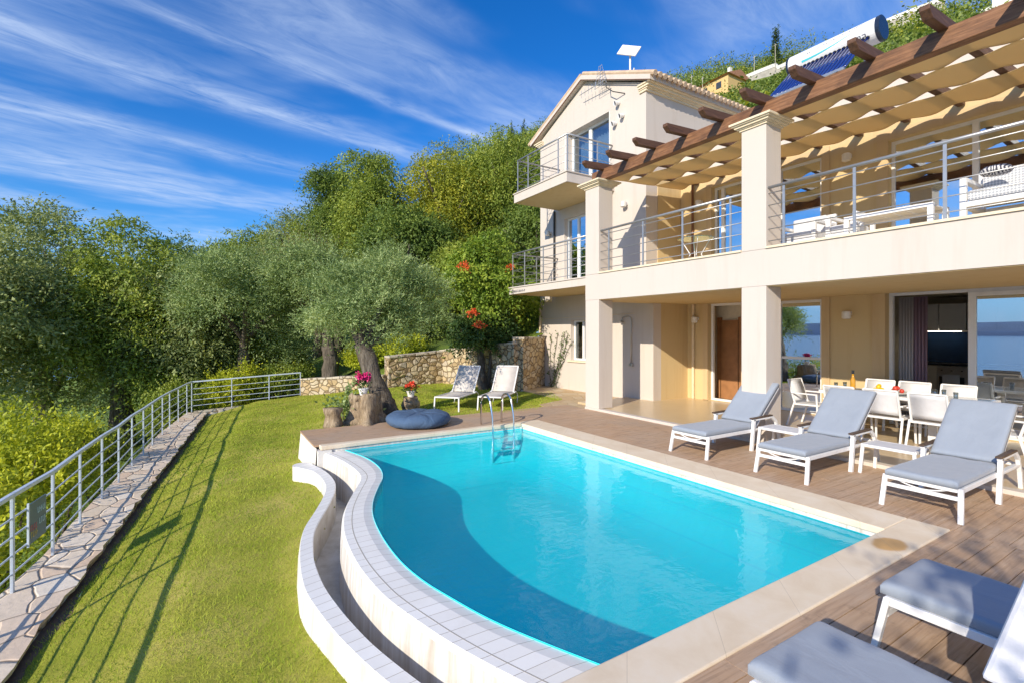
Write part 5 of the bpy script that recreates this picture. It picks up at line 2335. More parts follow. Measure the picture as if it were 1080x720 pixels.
# ladder -------------------------------------------------------------------
ld = thing('pool_ladder', 'chrome pool ladder with two arched handrails at the far pool end', 'pool ladder', (-8.6, 4.9, 0))
for y in (4.78, 5.27):
    m = MB()
    pts = [(-8.92, y, 0.0), (-8.92, y, 0.42)]
    for k in range(1, 9):
        a = math.pi * k / 9
        pts.append((-8.72 - 0.20 * math.cos(a), y, 0.42 + 0.20 * math.sin(a) ** 0.8))
    pts += [(-8.46, y, 0.28), (-8.42, y, 0.02), (-8.42, y, -0.75)]
    m.tube(pts, 0.021, 10)
    m.build('handrail', 'chrome', ld, smooth=True)
for z in (-0.2, -0.45, -0.7):
    m = MB()
    m.box(-8.46, -8.36, 4.79, 5.26, z - 0.012, z + 0.012)
    m.build('step', 'chrome', ld, bevel=0.005)

# ------------------------------------------------------------------ dining set
PZF = 0.052


def make_chair():
    t_ = thing('dining_chair', 'x', 'chair', (0, 0, 0), 'white dining chairs round the porch table')
    m = MB()
    for s in (-1, 1):
        m.bar((s * 0.25, -0.22, 0.43), (s * 0.25, 0.24, 0.44), 0.028, 0.03)
        m.bar((s * 0.24, -0.20, 0.44), (s * 0.24, -0.34, 0.90), 0.028, 0.03)
    m.bar((-0.25, 0.24, 0.44), (0.25, 0.24, 0.44), 0.028, 0.03)
    m.bar((-0.25, -0.22, 0.43), (0.25, -0.22, 0.43), 0.028, 0.03)
    m.bar((-0.24, -0.34, 0.90), (0.24, -0.34, 0.90), 0.03, 0.028)
    m.build('frame', 'white_metal', t_, bevel=0.004)
    m = MB()
    m.box(-0.235, 0.235, -0.20, 0.23, 0.438, 0.446)
    m.build('seat', 'sling_white', t_)
    m = MB()
    vs = []
    for k in range(7):
        f = k / 6
        vs += [(-0.225, -0.215 - 0.122 * f + 0.012 * math.sin(math.pi * f), 0.49 + 0.39 * f), (0.225, -0.215 - 0.122 * f + 0.012 * math.sin(math.pi * f), 0.49 + 0.39 * f)]
    m.add(vs, [(2 * k, 2 * k + 1, 2 * k + 3, 2 * k + 2) for k in range(6)])
    o = m.build('backrest', 'sling_white', t_, smooth=True)
    o.modifiers.new('thick', 'SOLIDIFY').thickness = 0.006
    for s in (-1, 1):
        m = MB()
        m.bar((s * 0.275, 0.22, 0.64), (s * 0.285, 0.26, 0.0), 0.03, 0.03, up=(0, 1, 0))
        m.build('leg', 'white_metal', t_, bevel=0.004)
        m = MB()
        m.bar((s * 0.265, -0.20, 0.46), (s * 0.275, -0.34, 0.0), 0.03, 0.03, up=(0, 1, 0))
        m.build('leg', 'white_metal', t_, bevel=0.004)
        m = MB()
        m.bar((s * 0.27, -0.26, 0.65), (s * 0.275, 0.235, 0.65), 0.035, 0.025)
        m.build('armrest', 'white_metal', t_, bevel=0.004)
    return t_


dc = make_chair()
spots = [
    (-4.28, 9.72, 0, 'white sling chair backing on the pool, left of the near row at the table'),
    (-3.66, 9.74, 0, 'white sling chair backing on the pool, middle of the near row at the table'),
    (-3.03, 9.72, 0, 'white sling chair backing on the pool, right one of the near row at the table'),
    (-4.42, 11.05, R(180), 'white sling chair on the house side of the table behind the orange bottle'),
    (-3.86, 11.05, R(180), 'white sling chair on the house side of the table in front of the curtains'),
    (-3.22, 11.05, R(180), 'white sling chair on the house side of the table in front of the sliding sash'),
    (-5.10, 10.15, R(-90), 'white armchair at the left end of the dining table, side on'),
    (-2.12, 9.55, R(75), 'white armchair at the right end of the dining table, cut by the picture edge')]
for i, (x, y, rz, lab) in enumerate(spots):
    placed(dc, i > 0, (x, y, PZF), rz, lab)
dt = thing('dining_table', 'long white dining table with a grey glass top on the porch', 'table', (-3.72, 10.38, PZF))
m = MB()
tx0, tx1, ty0, ty1 = -4.85, -2.56, 9.93, 10.83
m.box(tx0 + 0.02, tx1 - 0.02, ty0 + 0.02, ty1 - 0.02, 0.795, 0.806)
m.build('tabletop', 'table_glass', dt)
m = MB()
m.bar((tx0, ty0, 0.785), (tx1, ty0, 0.785), 0.04, 0.045)
m.bar((tx0, ty1, 0.785), (tx1, ty1, 0.785), 0.04, 0.045)
m.bar((tx0, ty0, 0.785), (tx0, ty1, 0.785), 0.04, 0.044)
m.bar((tx1, ty0, 0.785), (tx1, ty1, 0.785), 0.04, 0.044)
m.build('frame', 'white_metal', dt, bevel=0.004)
for x in (tx0 + 0.25, tx1 - 0.6):
    for y in (ty0 + 0.1, ty1 - 0.1):
        m = MB()
        m.box(x - 0.06, x + 0.06, y - 0.03, y + 0.03, PZF, 0.78)
        m.build('leg', 'white_metal', dt, bevel=0.006)
TZ = 0.807
bt = thing('bottle', 'orange juice bottle with a black cap on the dining table', 'bottle', (-4.55, 10.55, TZ))
m = MB()
m.lathe([(0.042, 0.0), (0.045, 0.02), (0.045, 0.17), (0.02, 0.24), (0.018, 0.29)], (-4.55, 10.55, TZ), 16)
m.build('body', 'bottle_glass', bt, smooth=True)
m = MB()
m.lathe([(0.021, 0.291), (0.023, 0.30), (0.023, 0.36), (0.015, 0.362)], (-4.55, 10.55, TZ), 12)
m.build('cap', 'black_plastic', bt)
fb = thing('fruit_platter', 'platter of yellow and red fruit in the middle of the dining table', 'fruit platter', (-3.9, 10.4, TZ))
m = MB()
m.lathe([(0.16, 0), (0.28, 0.012), (0.31, 0.03), (0.30, 0.032), (0.2, 0.016), (0.01, 0.014)], (-3.9, 10.4, TZ), 26)
m.build('platter', 'platter', fb, smooth=True)
rg = random.Random(21)
for k in range(12):
    red = k % 3 == 2
    x = -3.9 + (rg.uniform(0.04, 0.22) if red else rg.uniform(-0.24, 0.06))
    y = 10.4 + rg.uniform(-0.14, 0.14)
    zz = TZ + 0.055 + (0.05 if k > 7 else 0)
    m = MB()
    rr = rg.uniform(0.034, 0.045)
    m.lathe([(0.004, -rr), (rr * 0.6, -rr * 0.8), (rr, 0), (rr * 0.62, rr * 0.8), (0.006, rr)], (x, y, zz), 12)
    m.build('fruit', 'fruit_red' if red else 'fruit_yellow', fb, smooth=True)
for i, (x, y) in enumerate(((-4.78, 10.4), (-4.72, 10.62), (-3.28, 10.5), (-3.2, 10.62), (-3.34, 10.62), (-2.95, 10.3))):
    m = MB()
    m.lathe([(0.028, 0), (0.034, 0.12), (0.031, 0.12), (0.026, 0.01), (0.004, 0.008)], (x, y, TZ), 14)
    tag(m.build('drinking_glass', 'glass_clear', smooth=True), 'clear drinking glass standing on the dining table top', 'glass', 'drinking glasses on the dining table')

# white armchair with a padded back, right edge of the picture
ac = thing('deck_chair', 'white padded deck chair at the right edge of the picture, between the near loungers', 'chair', (-0.52, 2.85, 0), None)
m = MB()
a0, a1 = Vector((-0.52, 2.72, 0.40)), Vector((-0.52, 2.98, 0.40))
for x in (-0.62, -0.10):
    for y in (2.83, 3.27):
        m.bar((x, y, 0), (x, y, 0.40), 0.035, 0.035, up=(0, 1, 0))
m.bar((-0.64, 2.83, 0.40), (-0.08, 2.83, 0.40), 0.035, 0.035)
m.bar((-0.64, 3.27, 0.40), (-0.08, 3.27, 0.40), 0.035, 0.035)
m.build('frame', 'white_metal', ac, bevel=0.004)
m = MB()
m.prism_y([(-0.72, 0.43), (-0.05, 0.43), (-0.05, 0.52), (-0.58, 0.52), (-0.50, 0.90), (-0.585, 0.92)], 2.78, 3.30)
m.build('pad', 'towel_white', ac, bevel=0.02)

# ------------------------------------------------------------------ balcony furniture
BF = F1 + 0.003


def lounge_seat(name, label, x0, x1, y0, y1, hb, mats, back='y1', cush=None):
    t_ = thing(name, label, 'armchair' if x1 - x0 < 1.1 else 'sofa', ((x0 + x1) / 2, (y0 + y1) / 2, BF))
    m = MB()
    fr = 0.07
    for x in (x0, x1 - fr):
        m.box(x, x + fr, y0, y0 + fr, BF, BF + 0.6)
        m.box(x, x + fr, y1 - fr, y1, BF, BF + hb)
        m.box(x, x + fr, y0 + fr, y1 - fr, BF + 0.54, BF + 0.6)
        m.box(x, x + fr, y0 + fr, y1 - fr, BF + 0.2, BF + 0.27)
    m.box(x0 + fr, x1 - fr, y0, y0 + fr, BF + 0.2, BF + 0.27)
    m.box(x0 + fr, x1 - fr, y1 - fr, y1, BF + hb - 0.07, BF + hb)
    m.box(x0 + fr, x1 - fr, y1 - fr, y1, BF + 0.2, BF + 0.27)
    m.build('frame', 'white_metal', t_, bevel=0.008)
    m = MB()
    m.box(x0 + fr, x1 - fr, y0 + 0.02, y1 - fr, BF + 0.28, BF + 0.42)
    m.build('seat_cushion', mats, t_, bevel=0.03)
    m = MB()
    m.box(x0 + fr + 0.01, x1 - fr - 0.01, y1 - fr - 0.16, y1 - fr - 0.01, BF + 0.43, BF + hb - 0.02)
    m.build('back_cushion', mats, t_, bevel=0.03)
    return t_


lounge_seat('lounge_chair', 'white lounge chair on the balcony just right of the right hand pillar', -5.4, -4.62, 9.3, 10.1, 0.78, 'sling_white')
lounge_seat('lounge_chair', 'low white lounge chair on the balcony left of the long white coffee table', -4.45, -3.95, 9.3, 10.0, 0.62, 'sling_white')
ct = thing('coffee_table', 'long low white slatted coffee table on the balcony below the big window', 'coffee table', (-3.3, 9.0, BF))
m = MB()
for x in (-3.86, -2.78):
    for y in (8.75, 9.3):
        m.box(x - 0.035, x + 0.035, y - 0.035, y + 0.035, BF, BF + 0.40)
for y in (8.75, 9.3):
    m.box(-3.825, -2.815, y - 0.035, y + 0.035, BF + 0.34, BF + 0.40)
m.build('frame', 'white_metal', ct, bevel=0.006)
m = MB()
for k in range(6):
    m.box(-3.83 + k * 0.178, -3.67 + k * 0.178, 8.79, 9.26, BF + 0.37, BF + 0.395)
m.build('slats', 'white_frame', ct)
lounge_seat('balcony_sofa', 'white framed balcony sofa with lattice fabric at the right edge', -2.40, -0.7, 8.5, 9.3, 0.78, 'check_fabric')
m = MB()
m.box(-3.42, -3.02, 9.2, 9.42, BF + 0.405, BF + 0.52)
tag(m.build('pillow', 'pattern_fabric', bevel=0.05), 'dark and white zigzag patterned pillow lying on the white coffee table', 'pillow')
m = MB()
m.lathe([(0.02, 0.0), (0.14, 0.02), (0.17, 0.06), (0.13, 0.11), (0.03, 0.13)], (-2.1, 8.75, BF + 0.60), 14)
tag(m.build('pillow', 'pattern_fabric', smooth=True), 'small dark patterned pillow lying on the arm of the lattice sofa', 'pillow')
rt = thing('bistro_table', 'round glass bistro table with thin metal legs on the balcony', 'table', (-7.4, 9.6, BF))
m = MB()
m.lathe([(0.38, 0.70), (0.40, 0.705), (0.40, 0.715), (0.38, 0.72)], (-7.4, 9.6, BF), 36)
m.build('tabletop', 'glass_table', rt)
for k in range(4):
    a = math.pi / 4 + k * math.pi / 2
    c_, s_ = math.cos(a), math.sin(a)
    m = MB()
    m.tube([(-7.4 + 0.32 * c_, 9.6 + 0.32 * s_, BF + 0.69), (-7.4 + 0.12 * c_, 9.6 + 0.12 * s_, BF + 0.35), (-7.4 + 0.3 * c_, 9.6 + 0.3 * s_, BF)], 0.012, 8)
    m.build('leg', 'white_metal', rt, smooth=True)
# ------------------------------------------------------------------ trees and plants


def tree(name, label, cat, base, path, radii, limbs, leaf, lobes, strands, per, s_len, ln, wd, droop, seed, shell=0.45, group=None, up=0.0, bark='bark', clump=0, csize=0.5):
    """lobes and path are relative to base"""
    t_ = thing(name, label, cat, base, group)
    B = Vector(base)
    trunk_mesh('trunk', t_, [B + Vector(p) for p in path], radii, [([B + Vector(p) for p in ps], rs) for ps, rs in limbs], seed, bark)
    lo = [(l[0] + B.x, l[1] + B.y, l[2] + B.z) + tuple(l[3:]) for l in lobes]
    crown('crown', t_, leaf, lo, strands, per, s_len, ln, wd, droop, seed, shell, up, clump, csize)
    return t_


# the olive tree beside the stumps
bx, by = -11.25, 3.35
tree('olive_tree', 'gnarled olive tree with a leaning trunk and silvery crown behind the pink flower pot', 'olive tree', (bx, by, -0.12),
     [(0.1, 0.15, 0), (0.05, 0.08, 0.4), (-0.08, -0.08, 0.9), (-0.2, -0.2, 1.4), (-0.3, -0.32, 1.75)], [0.33, 0.24, 0.20, 0.185, 0.16],
     [([(-0.28, -0.28, 1.6), (-0.4, 0.3, 2.1), (-0.5, 0.9, 2.5)], [0.12, 0.08, 0.03]), ([(-0.3, -0.3, 1.7), (-0.6, -0.5, 2.2), (-0.8, -0.7, 2.8)], [0.12, 0.07, 0.02]),
      ([(-0.3, -0.3, 1.7), (-0.2, 0.0, 2.4), (0.0, 0.3, 3.1)], [0.13, 0.08, 0.03]), ([(-0.28, -0.28, 1.65), (-0.1, -0.4, 2.0), (0.0, -0.5, 2.4)], [0.09, 0.06, 0.02])],
     'leaf_grey', [(-0.6, 0.35, 2.80, 1.1, 1.15, 0.85), (-0.6, 1.25, 2.55, 0.75, 0.8, 0.7), (-0.8, -0.6, 2.6, 0.85, 0.9, 0.75), (-0.2, -0.2, 2.35, 0.75, 0.75, 0.6), (-1.0, 0.5, 3.25, 0.85, 0.95, 0.65), (-0.5, 0.8, 2.1, 0.6, 0.8, 0.42), (-0.5, -0.75, 2.15, 0.6, 0.6, 0.45)],
     4200, 11, 0.36, 0.085, 0.021, 0.18, 31, 0.36, up=0.3, clump=95, csize=0.33)

G1 = 'tall trees beyond the fence and wall'


def big_tree(label, px_x, px_y, ztop, zbase, rx, rz, leaf, seed, name='olive_tree', cat='tree', n_=2600, per=11, s_len=0.8, ln=0.19, wd=0.075, droop=0.45, lean=0.0, shell=0.26, trunkr=0.3, lobes=None, group=G1, up=0.0):
    rg = random.Random(seed)
    H_ = ztop - zbase
    if lobes is None:
        lobes = []
        zc = H_ - rz
        lobes.append((0, 0, zc, rx * 0.75, rx * 0.75, rz * 0.95))
        for k in range(9):
            a = rg.uniform(0, 6.28)
            d_ = rg.uniform(0.35, 0.75) * rx
            zz = zc + rg.uniform(-0.75, 0.62) * rz
            s = rg.uniform(0.32, 0.55)
            lobes.append((math.cos(a) * d_, math.sin(a) * d_, zz, rx * s, rx * s, rz * s * 0.9))
    path = [(0, 0, -0.4), (0.05 + lean * 0.2, 0.05, H_ * 0.2), (lean * 0.5, -0.08, H_ * 0.4), (lean * 0.8, 0.1, H_ * 0.62), (lean, 0.0, H_ * 0.85)]
    rad = [trunkr * 1.25, trunkr, trunkr * 0.75, trunkr * 0.45, trunkr * 0.12]
    limbs = []
    for k in range(6):
        a = k * 1.05 + rg.uniform(-0.4, 0.4)
        z0 = H_ * rg.uniform(0.28, 0.6)
        limbs.append(([(lean * 0.5, 0, z0), (math.cos(a) * rx * 0.35, math.sin(a) * rx * 0.35, z0 + rz * 0.3), (math.cos(a) * rx * 0.75, math.sin(a) * rx * 0.75, z0 + rz * 0.55)], [trunkr * 0.45, trunkr * 0.28, trunkr * 0.08]))
    if ln > 0.13 and name != 'garden_tree':
        n_, ln, wd = int(n_ * 1.5), ln * 0.78, wd * 0.82
    return tree(name, label, cat, (px_x, px_y, zbase), path, rad, limbs, leaf, lobes, n_, per, s_len, ln, wd, droop, seed, shell, group, up, 'bark', int(20 * rx * rz) if name != 'dry_bush' else 0, 0.24 + 0.125 * rx)


# left: olive grove below the fence
big_tree('broad olive tree at the left edge with feathery top shoots', -29.5, -6.2, 7.4, -5.2, 3.8, 4.6, 'leaf_olive', 101, n_=4200, trunkr=0.45)
big_tree('round topped drooping olive beyond the fence, left of the gap in the skyline', -25.8, -3.1, 6.5, -4.0, 2.7, 4.1, 'leaf_mixed', 102, n_=3600, droop=0.7, trunkr=0.42)
big_tree('olive tree partly outside the left edge, lower and paler', -24.0, -7.6, 5.6, -5.2, 3.2, 4.0, 'leaf_olive', 103, n_=3000)
big_tree('dark leaved tree behind the drooping olive at the skyline gap', -33.5, -1.6, 6.9, -3.4, 3.3, 4.4, 'leaf_dark', 104, n_=2800)
big_tree('silvery olive tree filling the slope left of the dry bush', -23.2, 1.3, 4.7, -1.8, 2.5, 2.7, 'leaf_grey', 105, n_=4000, droop=0.2, s_len=0.8, ln=0.15, wd=0.045, up=0.35)
big_tree('second silvery olive tree beside the drooping one', -24.8, -1.0, 4.6, -2.8, 2.3, 2.9, 'leaf_olive', 106, n_=2800, droop=0.3, s_len=0.8)
big_tree('far olive on the skyline left of the tall dark tree', -42.8, 3.2, 9.9, -0.4, 3.8, 4.0, 'leaf_mixed', 107, n_=2600, s_len=1.3, ln=0.26, wd=0.1)
big_tree('far bushy tree under the skyline above the silvery olive', -46, 0.2, 8.6, -1.6, 4.0, 3.8, 'leaf_olive', 108, n_=2400, s_len=1.3, ln=0.26, wd=0.1)
big_tree('far green tree low on the skyline between the two groups', -46, -2.8, 6.4, -3.0, 4.6, 3.6, 'leaf_mixed', 109, n_=2400, s_len=1.3, ln=0.28, wd=0.1)
# middle: tall trees on the rising slope
big_tree('narrow dark tree standing highest at the left of the tall group', -31.2, 6.8, 11.9, 0.6, 1.5, 4.4, 'leaf_dark', 110, n_=3200, s_len=0.9, droop=0.6)
big_tree('tall yellow green drooping tree right of the narrow dark one', -27.6, 8.4, 11.9, 1.2, 2.6, 4.8, 'leaf_mixed', 111, n_=4400, s_len=1.2, droop=0.9)
big_tree('tall tree with long hanging yellowish shoots above the vine', -24.6, 10.9, 12.0, 2.0, 2.7, 4.9, 'leaf_yellow', 112, n_=3600, s_len=1.3, droop=1.0)
big_tree('tall dark green tree behind the house corner and balconies', -24.0, 14.6, 13.2, 4.2, 2.9, 4.4, 'leaf_mixed', 113, n_=3600, s_len=1.2, droop=0.8)
big_tree('dark tree in the middle of the tall group behind the olive', -22.3, 8.0, 7.6, 0.8, 2.0, 3.0, 'leaf_dark', 114, n_=3000, s_len=0.9, droop=0.6)
big_tree('silver leaved olive behind the leaning olive tree', -21.5, 4.3, 5.2, -0.4, 2.0, 2.1, 'leaf_grey', 115, n_=3000, droop=0.15, s_len=0.7, ln=0.14, wd=0.04, up=0.3)
big_tree('green tree low behind the stone walls and the vine', -20.0, 10.0, 6.4, 1.8, 1.9, 2.4, 'leaf_mixed', 116, n_=2600, s_len=0.8, droop=0.5)
big_tree('tree between the far skyline olives and the tall group', -38.0, 5.3, 10.8, 0.0, 2.8, 4.2, 'leaf_olive', 117, n_=2600, s_len=1.1)
big_tree('spreading tree on the hill just above the tall group', -34, 17.5, 16.2, 6.2, 3.4, 4.0, 'leaf_olive', 118, n_=2600, s_len=1.2, ln=0.24, wd=0.09)
big_tree('shadowed tree on the slope behind the house corner', -19.5, 13.6, 8.6, 3.4, 2.3, 2.9, 'leaf_dark', 119, n_=2600, s_len=0.9)
big_tree('tree with a flat crown filling the skyline right of the dry bush', -33.5, 6.0, 9.2, 0.2, 2.2, 3.4, 'leaf_mixed', 122, n_=2400, s_len=1.0)
big_tree('bare brownish bush between the silvery olives and the tall trees', -26.6, 4.0, 6.6, 0.2, 1.6, 2.1, 'leaf_dry', 120, name='dry_bush', cat='bush', n_=1500, per=8, s_len=0.9, ln=0.10, wd=0.02, droop=-0.3, trunkr=0.12)
big_tree('yellow green bush behind the second run of fence', -24.4, 2.4, 1.9, -1.2, 1.4, 1.4, 'leaf_shrub', 121, name='garden_bush', cat='bush', n_=1300, per=8, s_len=0.5, ln=0.12, wd=0.06, droop=0.1, trunkr=0.1, group=None)

# climbing vine with orange red flowers beside the loungers
vx, vy = -14.7, 7.75
vt = tree('climbing_vine', 'tall climbing vine with clusters of orange red flowers behind the beige loungers', 'vine', (vx, vy, -0.1),
          [(0.25, 0.1, 0), (0.15, 0.05, 0.6), (0.0, 0.1, 1.3), (-0.1, 0.0, 2.2), (-0.2, 0.2, 3.6)], [0.17, 0.13, 0.12, 0.09, 0.03],
          [([(0.1, 0.3, 0.0), (0.2, 0.35, 0.8), (0.1, 0.5, 1.6)], [0.09, 0.07, 0.04]), ([(0.0, 0.1, 1.3), (0.1, 0.8, 2.2), (0.1, 1.3, 3.0)], [0.07, 0.05, 0.02])],
          'leaf_vine', [(-0.5, 0.4, 3.9, 0.9, 0.95, 1.2), (0.0, -0.1, 3.1, 0.8, 0.9, 1.0), (0.1, 1.0, 3.4, 0.8, 0.8, 0.9), (-0.1, 1.5, 2.6, 0.6, 0.7, 0.8), (-0.6, 1.0, 4.9, 0.6, 0.7, 0.7)],
          2600, 10, 0.42, 0.11, 0.06, 0.6, 41, 0.7, clump=70, csize=0.36)
V, F = foliage([(vx + 0.1, vy - 0.1, 1.75, 0.75, 0.85, 0.75), (vx + 0.2, vy + 0.6, 1.9, 0.6, 0.6, 0.6)], 1200, 9, 0.3, 0.10, 0.06, 0.4, 44)
quads_mesh('lower_foliage', V, F, ['leaf_ivy'], vt)
for i, (dx, dy, dz, r_) in enumerate(((0.50, -0.75, 3.95, 0.17), (0.95, -0.45, 2.1, 0.15), (0.80, -0.62, 2.5, 0.11), (0.85, 0.75, 4.0, 0.10))):
    V, F = foliage([(vx + dx, vy + dy, dz, r_, r_, r_ * 0.8)], 26, 7, 0.09, 0.06, 0.05, 0.2, 60 + i)
    quads_mesh('flower_cluster', V, F, ['petal_orange'], vt)
# creeper on the house wall
cp = thing('wall_creeper', 'sparse leafy creeper on the sunlit house wall beside the drain pipe', 'creeper', (-13.6, YW, 0))
m = MB()
rg = random.Random(12)
tips = []
for k in range(7):
    x, z = -13.75 + rg.uniform(-0.1, 0.2), 0.02
    pts = []
    dx = rg.uniform(-0.02, 0.14)
    for j in range(11):
        pts.append((x, YW - 0.03, z))
        tips.append((x, YW - 0.05, z))
        x += dx + rg.uniform(-0.07, 0.07)
        z += rg.uniform(0.12, 0.22)
    m.tube(pts, 0.009, 5)
m.build('stems', 'bark', cp)
rngc = np.random.default_rng(3)
tp = np.array(tips)
P_ = np.repeat(tp, 4, 0) + rngc.normal(size=(len(tp) * 4, 3)) * np.array([0.06, 0.015, 0.06])
P_[:, 1] = np.minimum(P_[:, 1], YW - 0.02)
A_ = unit(rngc.normal(size=P_.shape) + np.array([0, -0.6, -0.2]))
V, F = leaf_quads(P_, A_, rngc, 0.07, 0.045)
quads_mesh('leaves', V, F, ['leaf_ivy'], cp)

# yellow green shrubs outside the fence


def shrub(label, x, y, zt, r_, seed, leaf='leaf_shrub', n_=900, zb=None):
    zb = T(x, y) - 0.1 if zb is None else zb
    t_ = thing('garden_shrub', label, 'shrub', (x, y, zb), 'yellow green shrubs beyond the fence')
    rg = random.Random(seed)
    m = MB()
    for k in range(5):
        a = rg.uniform(0, 6.28)
        m.tube([(x, y, zb), (x + math.cos(a) * r_ * 0.3, y + math.sin(a) * r_ * 0.3, zb + (zt - zb) * 0.5), (x + math.cos(a) * r_ * 0.5, y + math.sin(a) * r_ * 0.5, zb + (zt - zb) * 0.9)], [0.03, 0.02, 0.008], 6)
    m.build('stems', 'bark', t_)
    H_ = zt - zb
    lobes = [(x, y, zb + H_ * 0.5, r_ * 0.85, r_ * 0.85, H_ * 0.45)]
    for k in range(6):
        a = rg.uniform(0, 6.28)
        s = rg.uniform(0.25, 0.45)
        lobes.append((x + math.cos(a) * r_ * 0.55, y + math.sin(a) * r_ * 0.55, zb + H_ * rg.uniform(0.5, 0.85), r_ * s, r_ * s, H_ * s * 0.7))
    V, F = foliage(lobes, n_, 9, 0.42, 0.085, 0.05, 0.0, seed, 0.5, up=0.9)
    quads_mesh('foliage', V, F, [leaf], t_)
    return t_


for i, (x, y, zt, r_, leaf, lab) in enumerate([
        (-8.6, -3.1, -0.62, 1.0, 'leaf_shrub', 'yellow green shrub just behind the notice board on the fence'),
        (-7.2, -3.0, -0.75, 1.0, 'leaf_shrub', 'yellow green shrub at the left picture edge below the handrail'),
        (-10.6, -3.5, -0.35, 1.2, 'leaf_shrub', 'bright shrub with upright tips left of the fence bend, nearer the camera'),
        (-12.6, -3.3, -0.15, 1.2, 'leaf_shrub', 'bright upright shrub behind the middle of the fence'),
        (-13.2, -5.0, 0.1, 1.4, 'leaf_shrub', 'wide yellow green shrub at the left edge in front of the olives'),
        (-15.5, -3.0, -0.35, 1.1, 'leaf_shrub', 'shrub with tall thin tips beyond the fence before the dark trunks'),
        (-17.6, -2.7, -0.7, 1.0, 'leaf_mixed', 'greener shrub beyond the far part of the long fence'),
        (-16.6, -5.4, 0.0, 1.5, 'leaf_mixed', 'dull green shrub under the drooping olive'),
        (-21.8, -1.2, -0.3, 1.0, 'leaf_mixed', 'low shrub outside the corner of the fence'),
        (-22.0, 0.8, 0.2, 1.0, 'leaf_shrub', 'yellowish shrub behind the short run of fence, left part'),
        (-22.2, 2.6, 0.2, 1.1, 'leaf_mixed', 'green shrub behind the short run of fence next to the low wall'),
        (-19.2, -5.9, -0.2, 1.9, 'leaf_mixed', 'big dull bush at the left edge under the broad olive'),
        (-20.6, 5.6, 1.0, 0.9, 'leaf_shrub', 'sunlit green shrub behind the low stone wall, left of the olive trunk'),
        (-19.4, 6.8, 1.5, 0.9, 'leaf_shrub', 'bright green shrub behind the wall, right of the olive trunk'),
        (-10.98, 2.55, 0.38, 0.22, 'leaf_grey', 'small grey green plant beside the big gnarled stump'),
        (-15.9, 10.4, 3.3, 0.8, 'leaf_vine', 'leafy shrub above the tall ochre stone wall'),
        (-15.2, 9.4, 2.6, 0.55, 'leaf_yellow', 'small yellow green plant on top of the tall ochre wall')]):
    small = r_ < 0.6
    shrub(lab, x, y, zt, r_, 300 + i, leaf, 70 if small else 1100, zb=(lawn_z(x, y) - 0.05 if small and y < 5 else None))

# ------------------------------------------------------------------ wooded hillside
rng = np.random.default_rng(77)
Vs, Fs, off_ = [], [], 0
cnt = 0
pos_list = []
tries = 0
while cnt < 3800 and tries < 60000:
    tries += 1
    y = 16 + 116 * rng.uniform() ** 0.8
    x = rng.uniform(-240, 16)
    if x < -(y * 1.9 + 60):
        continue
    if x > -16 and y < 19:
        continue
    if -62 < x < -49 and 68 < y < 84 and (math.hypot(x + 54.6, y - 76) < 5.5 or (y < 76 and abs(x + 51 + (76 - y) * -0.62) < 3.2 and y > 70)):
        continue
    if any(abs(x - wx - 0.9) < 2.4 and -7 < y - wy < 3 for wx, wy in ((-60.2, 92.7), (-58.4, 95.5), (-56.6, 98.5), (-55, 101), (-53.3, 103.8), (-50, 106.5), (-46.3, 109.4), (-43.6, 111), (-41, 112.2))):
        continue
    if -24 < x < -6 and 70 < y < 88:
        continue
    # only the part that rises behind the house and the tall trees
    if abs(x + 0.72 * y) > 0.75 * y + 55:
        continue
    pos_list.append((x, y))
    cnt += 1
Ms = []
for x, y in pos_list:
    z = T(x, y)
    dd = math.hypot(x, y)
    r_ = (0.75 + 2.2 * rng.uniform() ** 2) * (0.8 if dd < 60 else 1.15)
    # woodland is kept low where the hill house and the road wall stand clear of it
    D_ = -0.85 * x + 0.527 * y
    q_ = 540 + 516 * (0.527 * x + 0.85 * y) / D_
    lim = None
    if 778 < q_ < 962 and D_ < float(np.interp(q_, [783, 850, 905, 945], [99, 99, 96, 93])):
        lim = float(np.interp(q_, [783, 800, 818, 850, 905, 945], [87, 86, 80, 60, 39, 21]))
    elif 736 < q_ < 775 and D_ < 92:
        lim = 99
    elif q_ > 1030 and D_ < 70:
        lim = 15
    if lim is not None:
        top = 1.9 + (350 - lim) / 516 * D_ - z
        if top < 0.8:
            continue
        r_ = min(r_, top / 2.3)
    lobes = [(x, y, z + r_ * 0.85, r_, r_, r_ * 0.95)]
    nst = 36 if dd > 80 else 44
    V, F = foliage(lobes, nst, 5, r_ * 0.75, 0.40 if dd > 80 else 0.30, 0.22 if dd > 80 else 0.17, 0.35, int(rng.integers(1 << 30)), 0.4)
    Vs.append(V)
    Fs.append(F + off_)
    Ms.append(np.full(len(F), rng.choice(5, p=[0.42, 0.2, 0.16, 0.14, 0.08])))
    off_ += len(V)
ho = quads_mesh('hillside_wood', np.concatenate(Vs), np.concatenate(Fs), ['leaf_hill', 'leaf_dark', 'leaf_mixed', 'leaf_olive', 'leaf_yellow'], None, mi=np.concatenate(Ms))
tag(ho, 'dense green wood covering the steep hillside behind the house', 'woodland', kind='stuff')


def cypress(label, x, y, h, r_, seed):
    z = T(x, y)
    t_ = thing('cypress_tree', label, 'cypress tree', (x, y, z), 'dark cypresses on the ridge')
    m = MB()
    m.tube([(x, y, z - 0.5), (x, y, z + h * 0.9)], [0.2, 0.04], 7)
    m.build('trunk', 'bark', t_)
    lobes = [(x, y, z + h * (0.15 + 0.16 * k), r_ * (1 - 0.16 * k) ** 0.8, r_ * (1 - 0.16 * k) ** 0.8, h * 0.16) for k in range(6)]
    V, F = foliage(lobes, 240, 5, 0.6, 0.55, 0.2, -0.6, seed, 0.5, up=1.5)
    quads_mesh('crown', V, F, ['leaf_cypress'], t_)


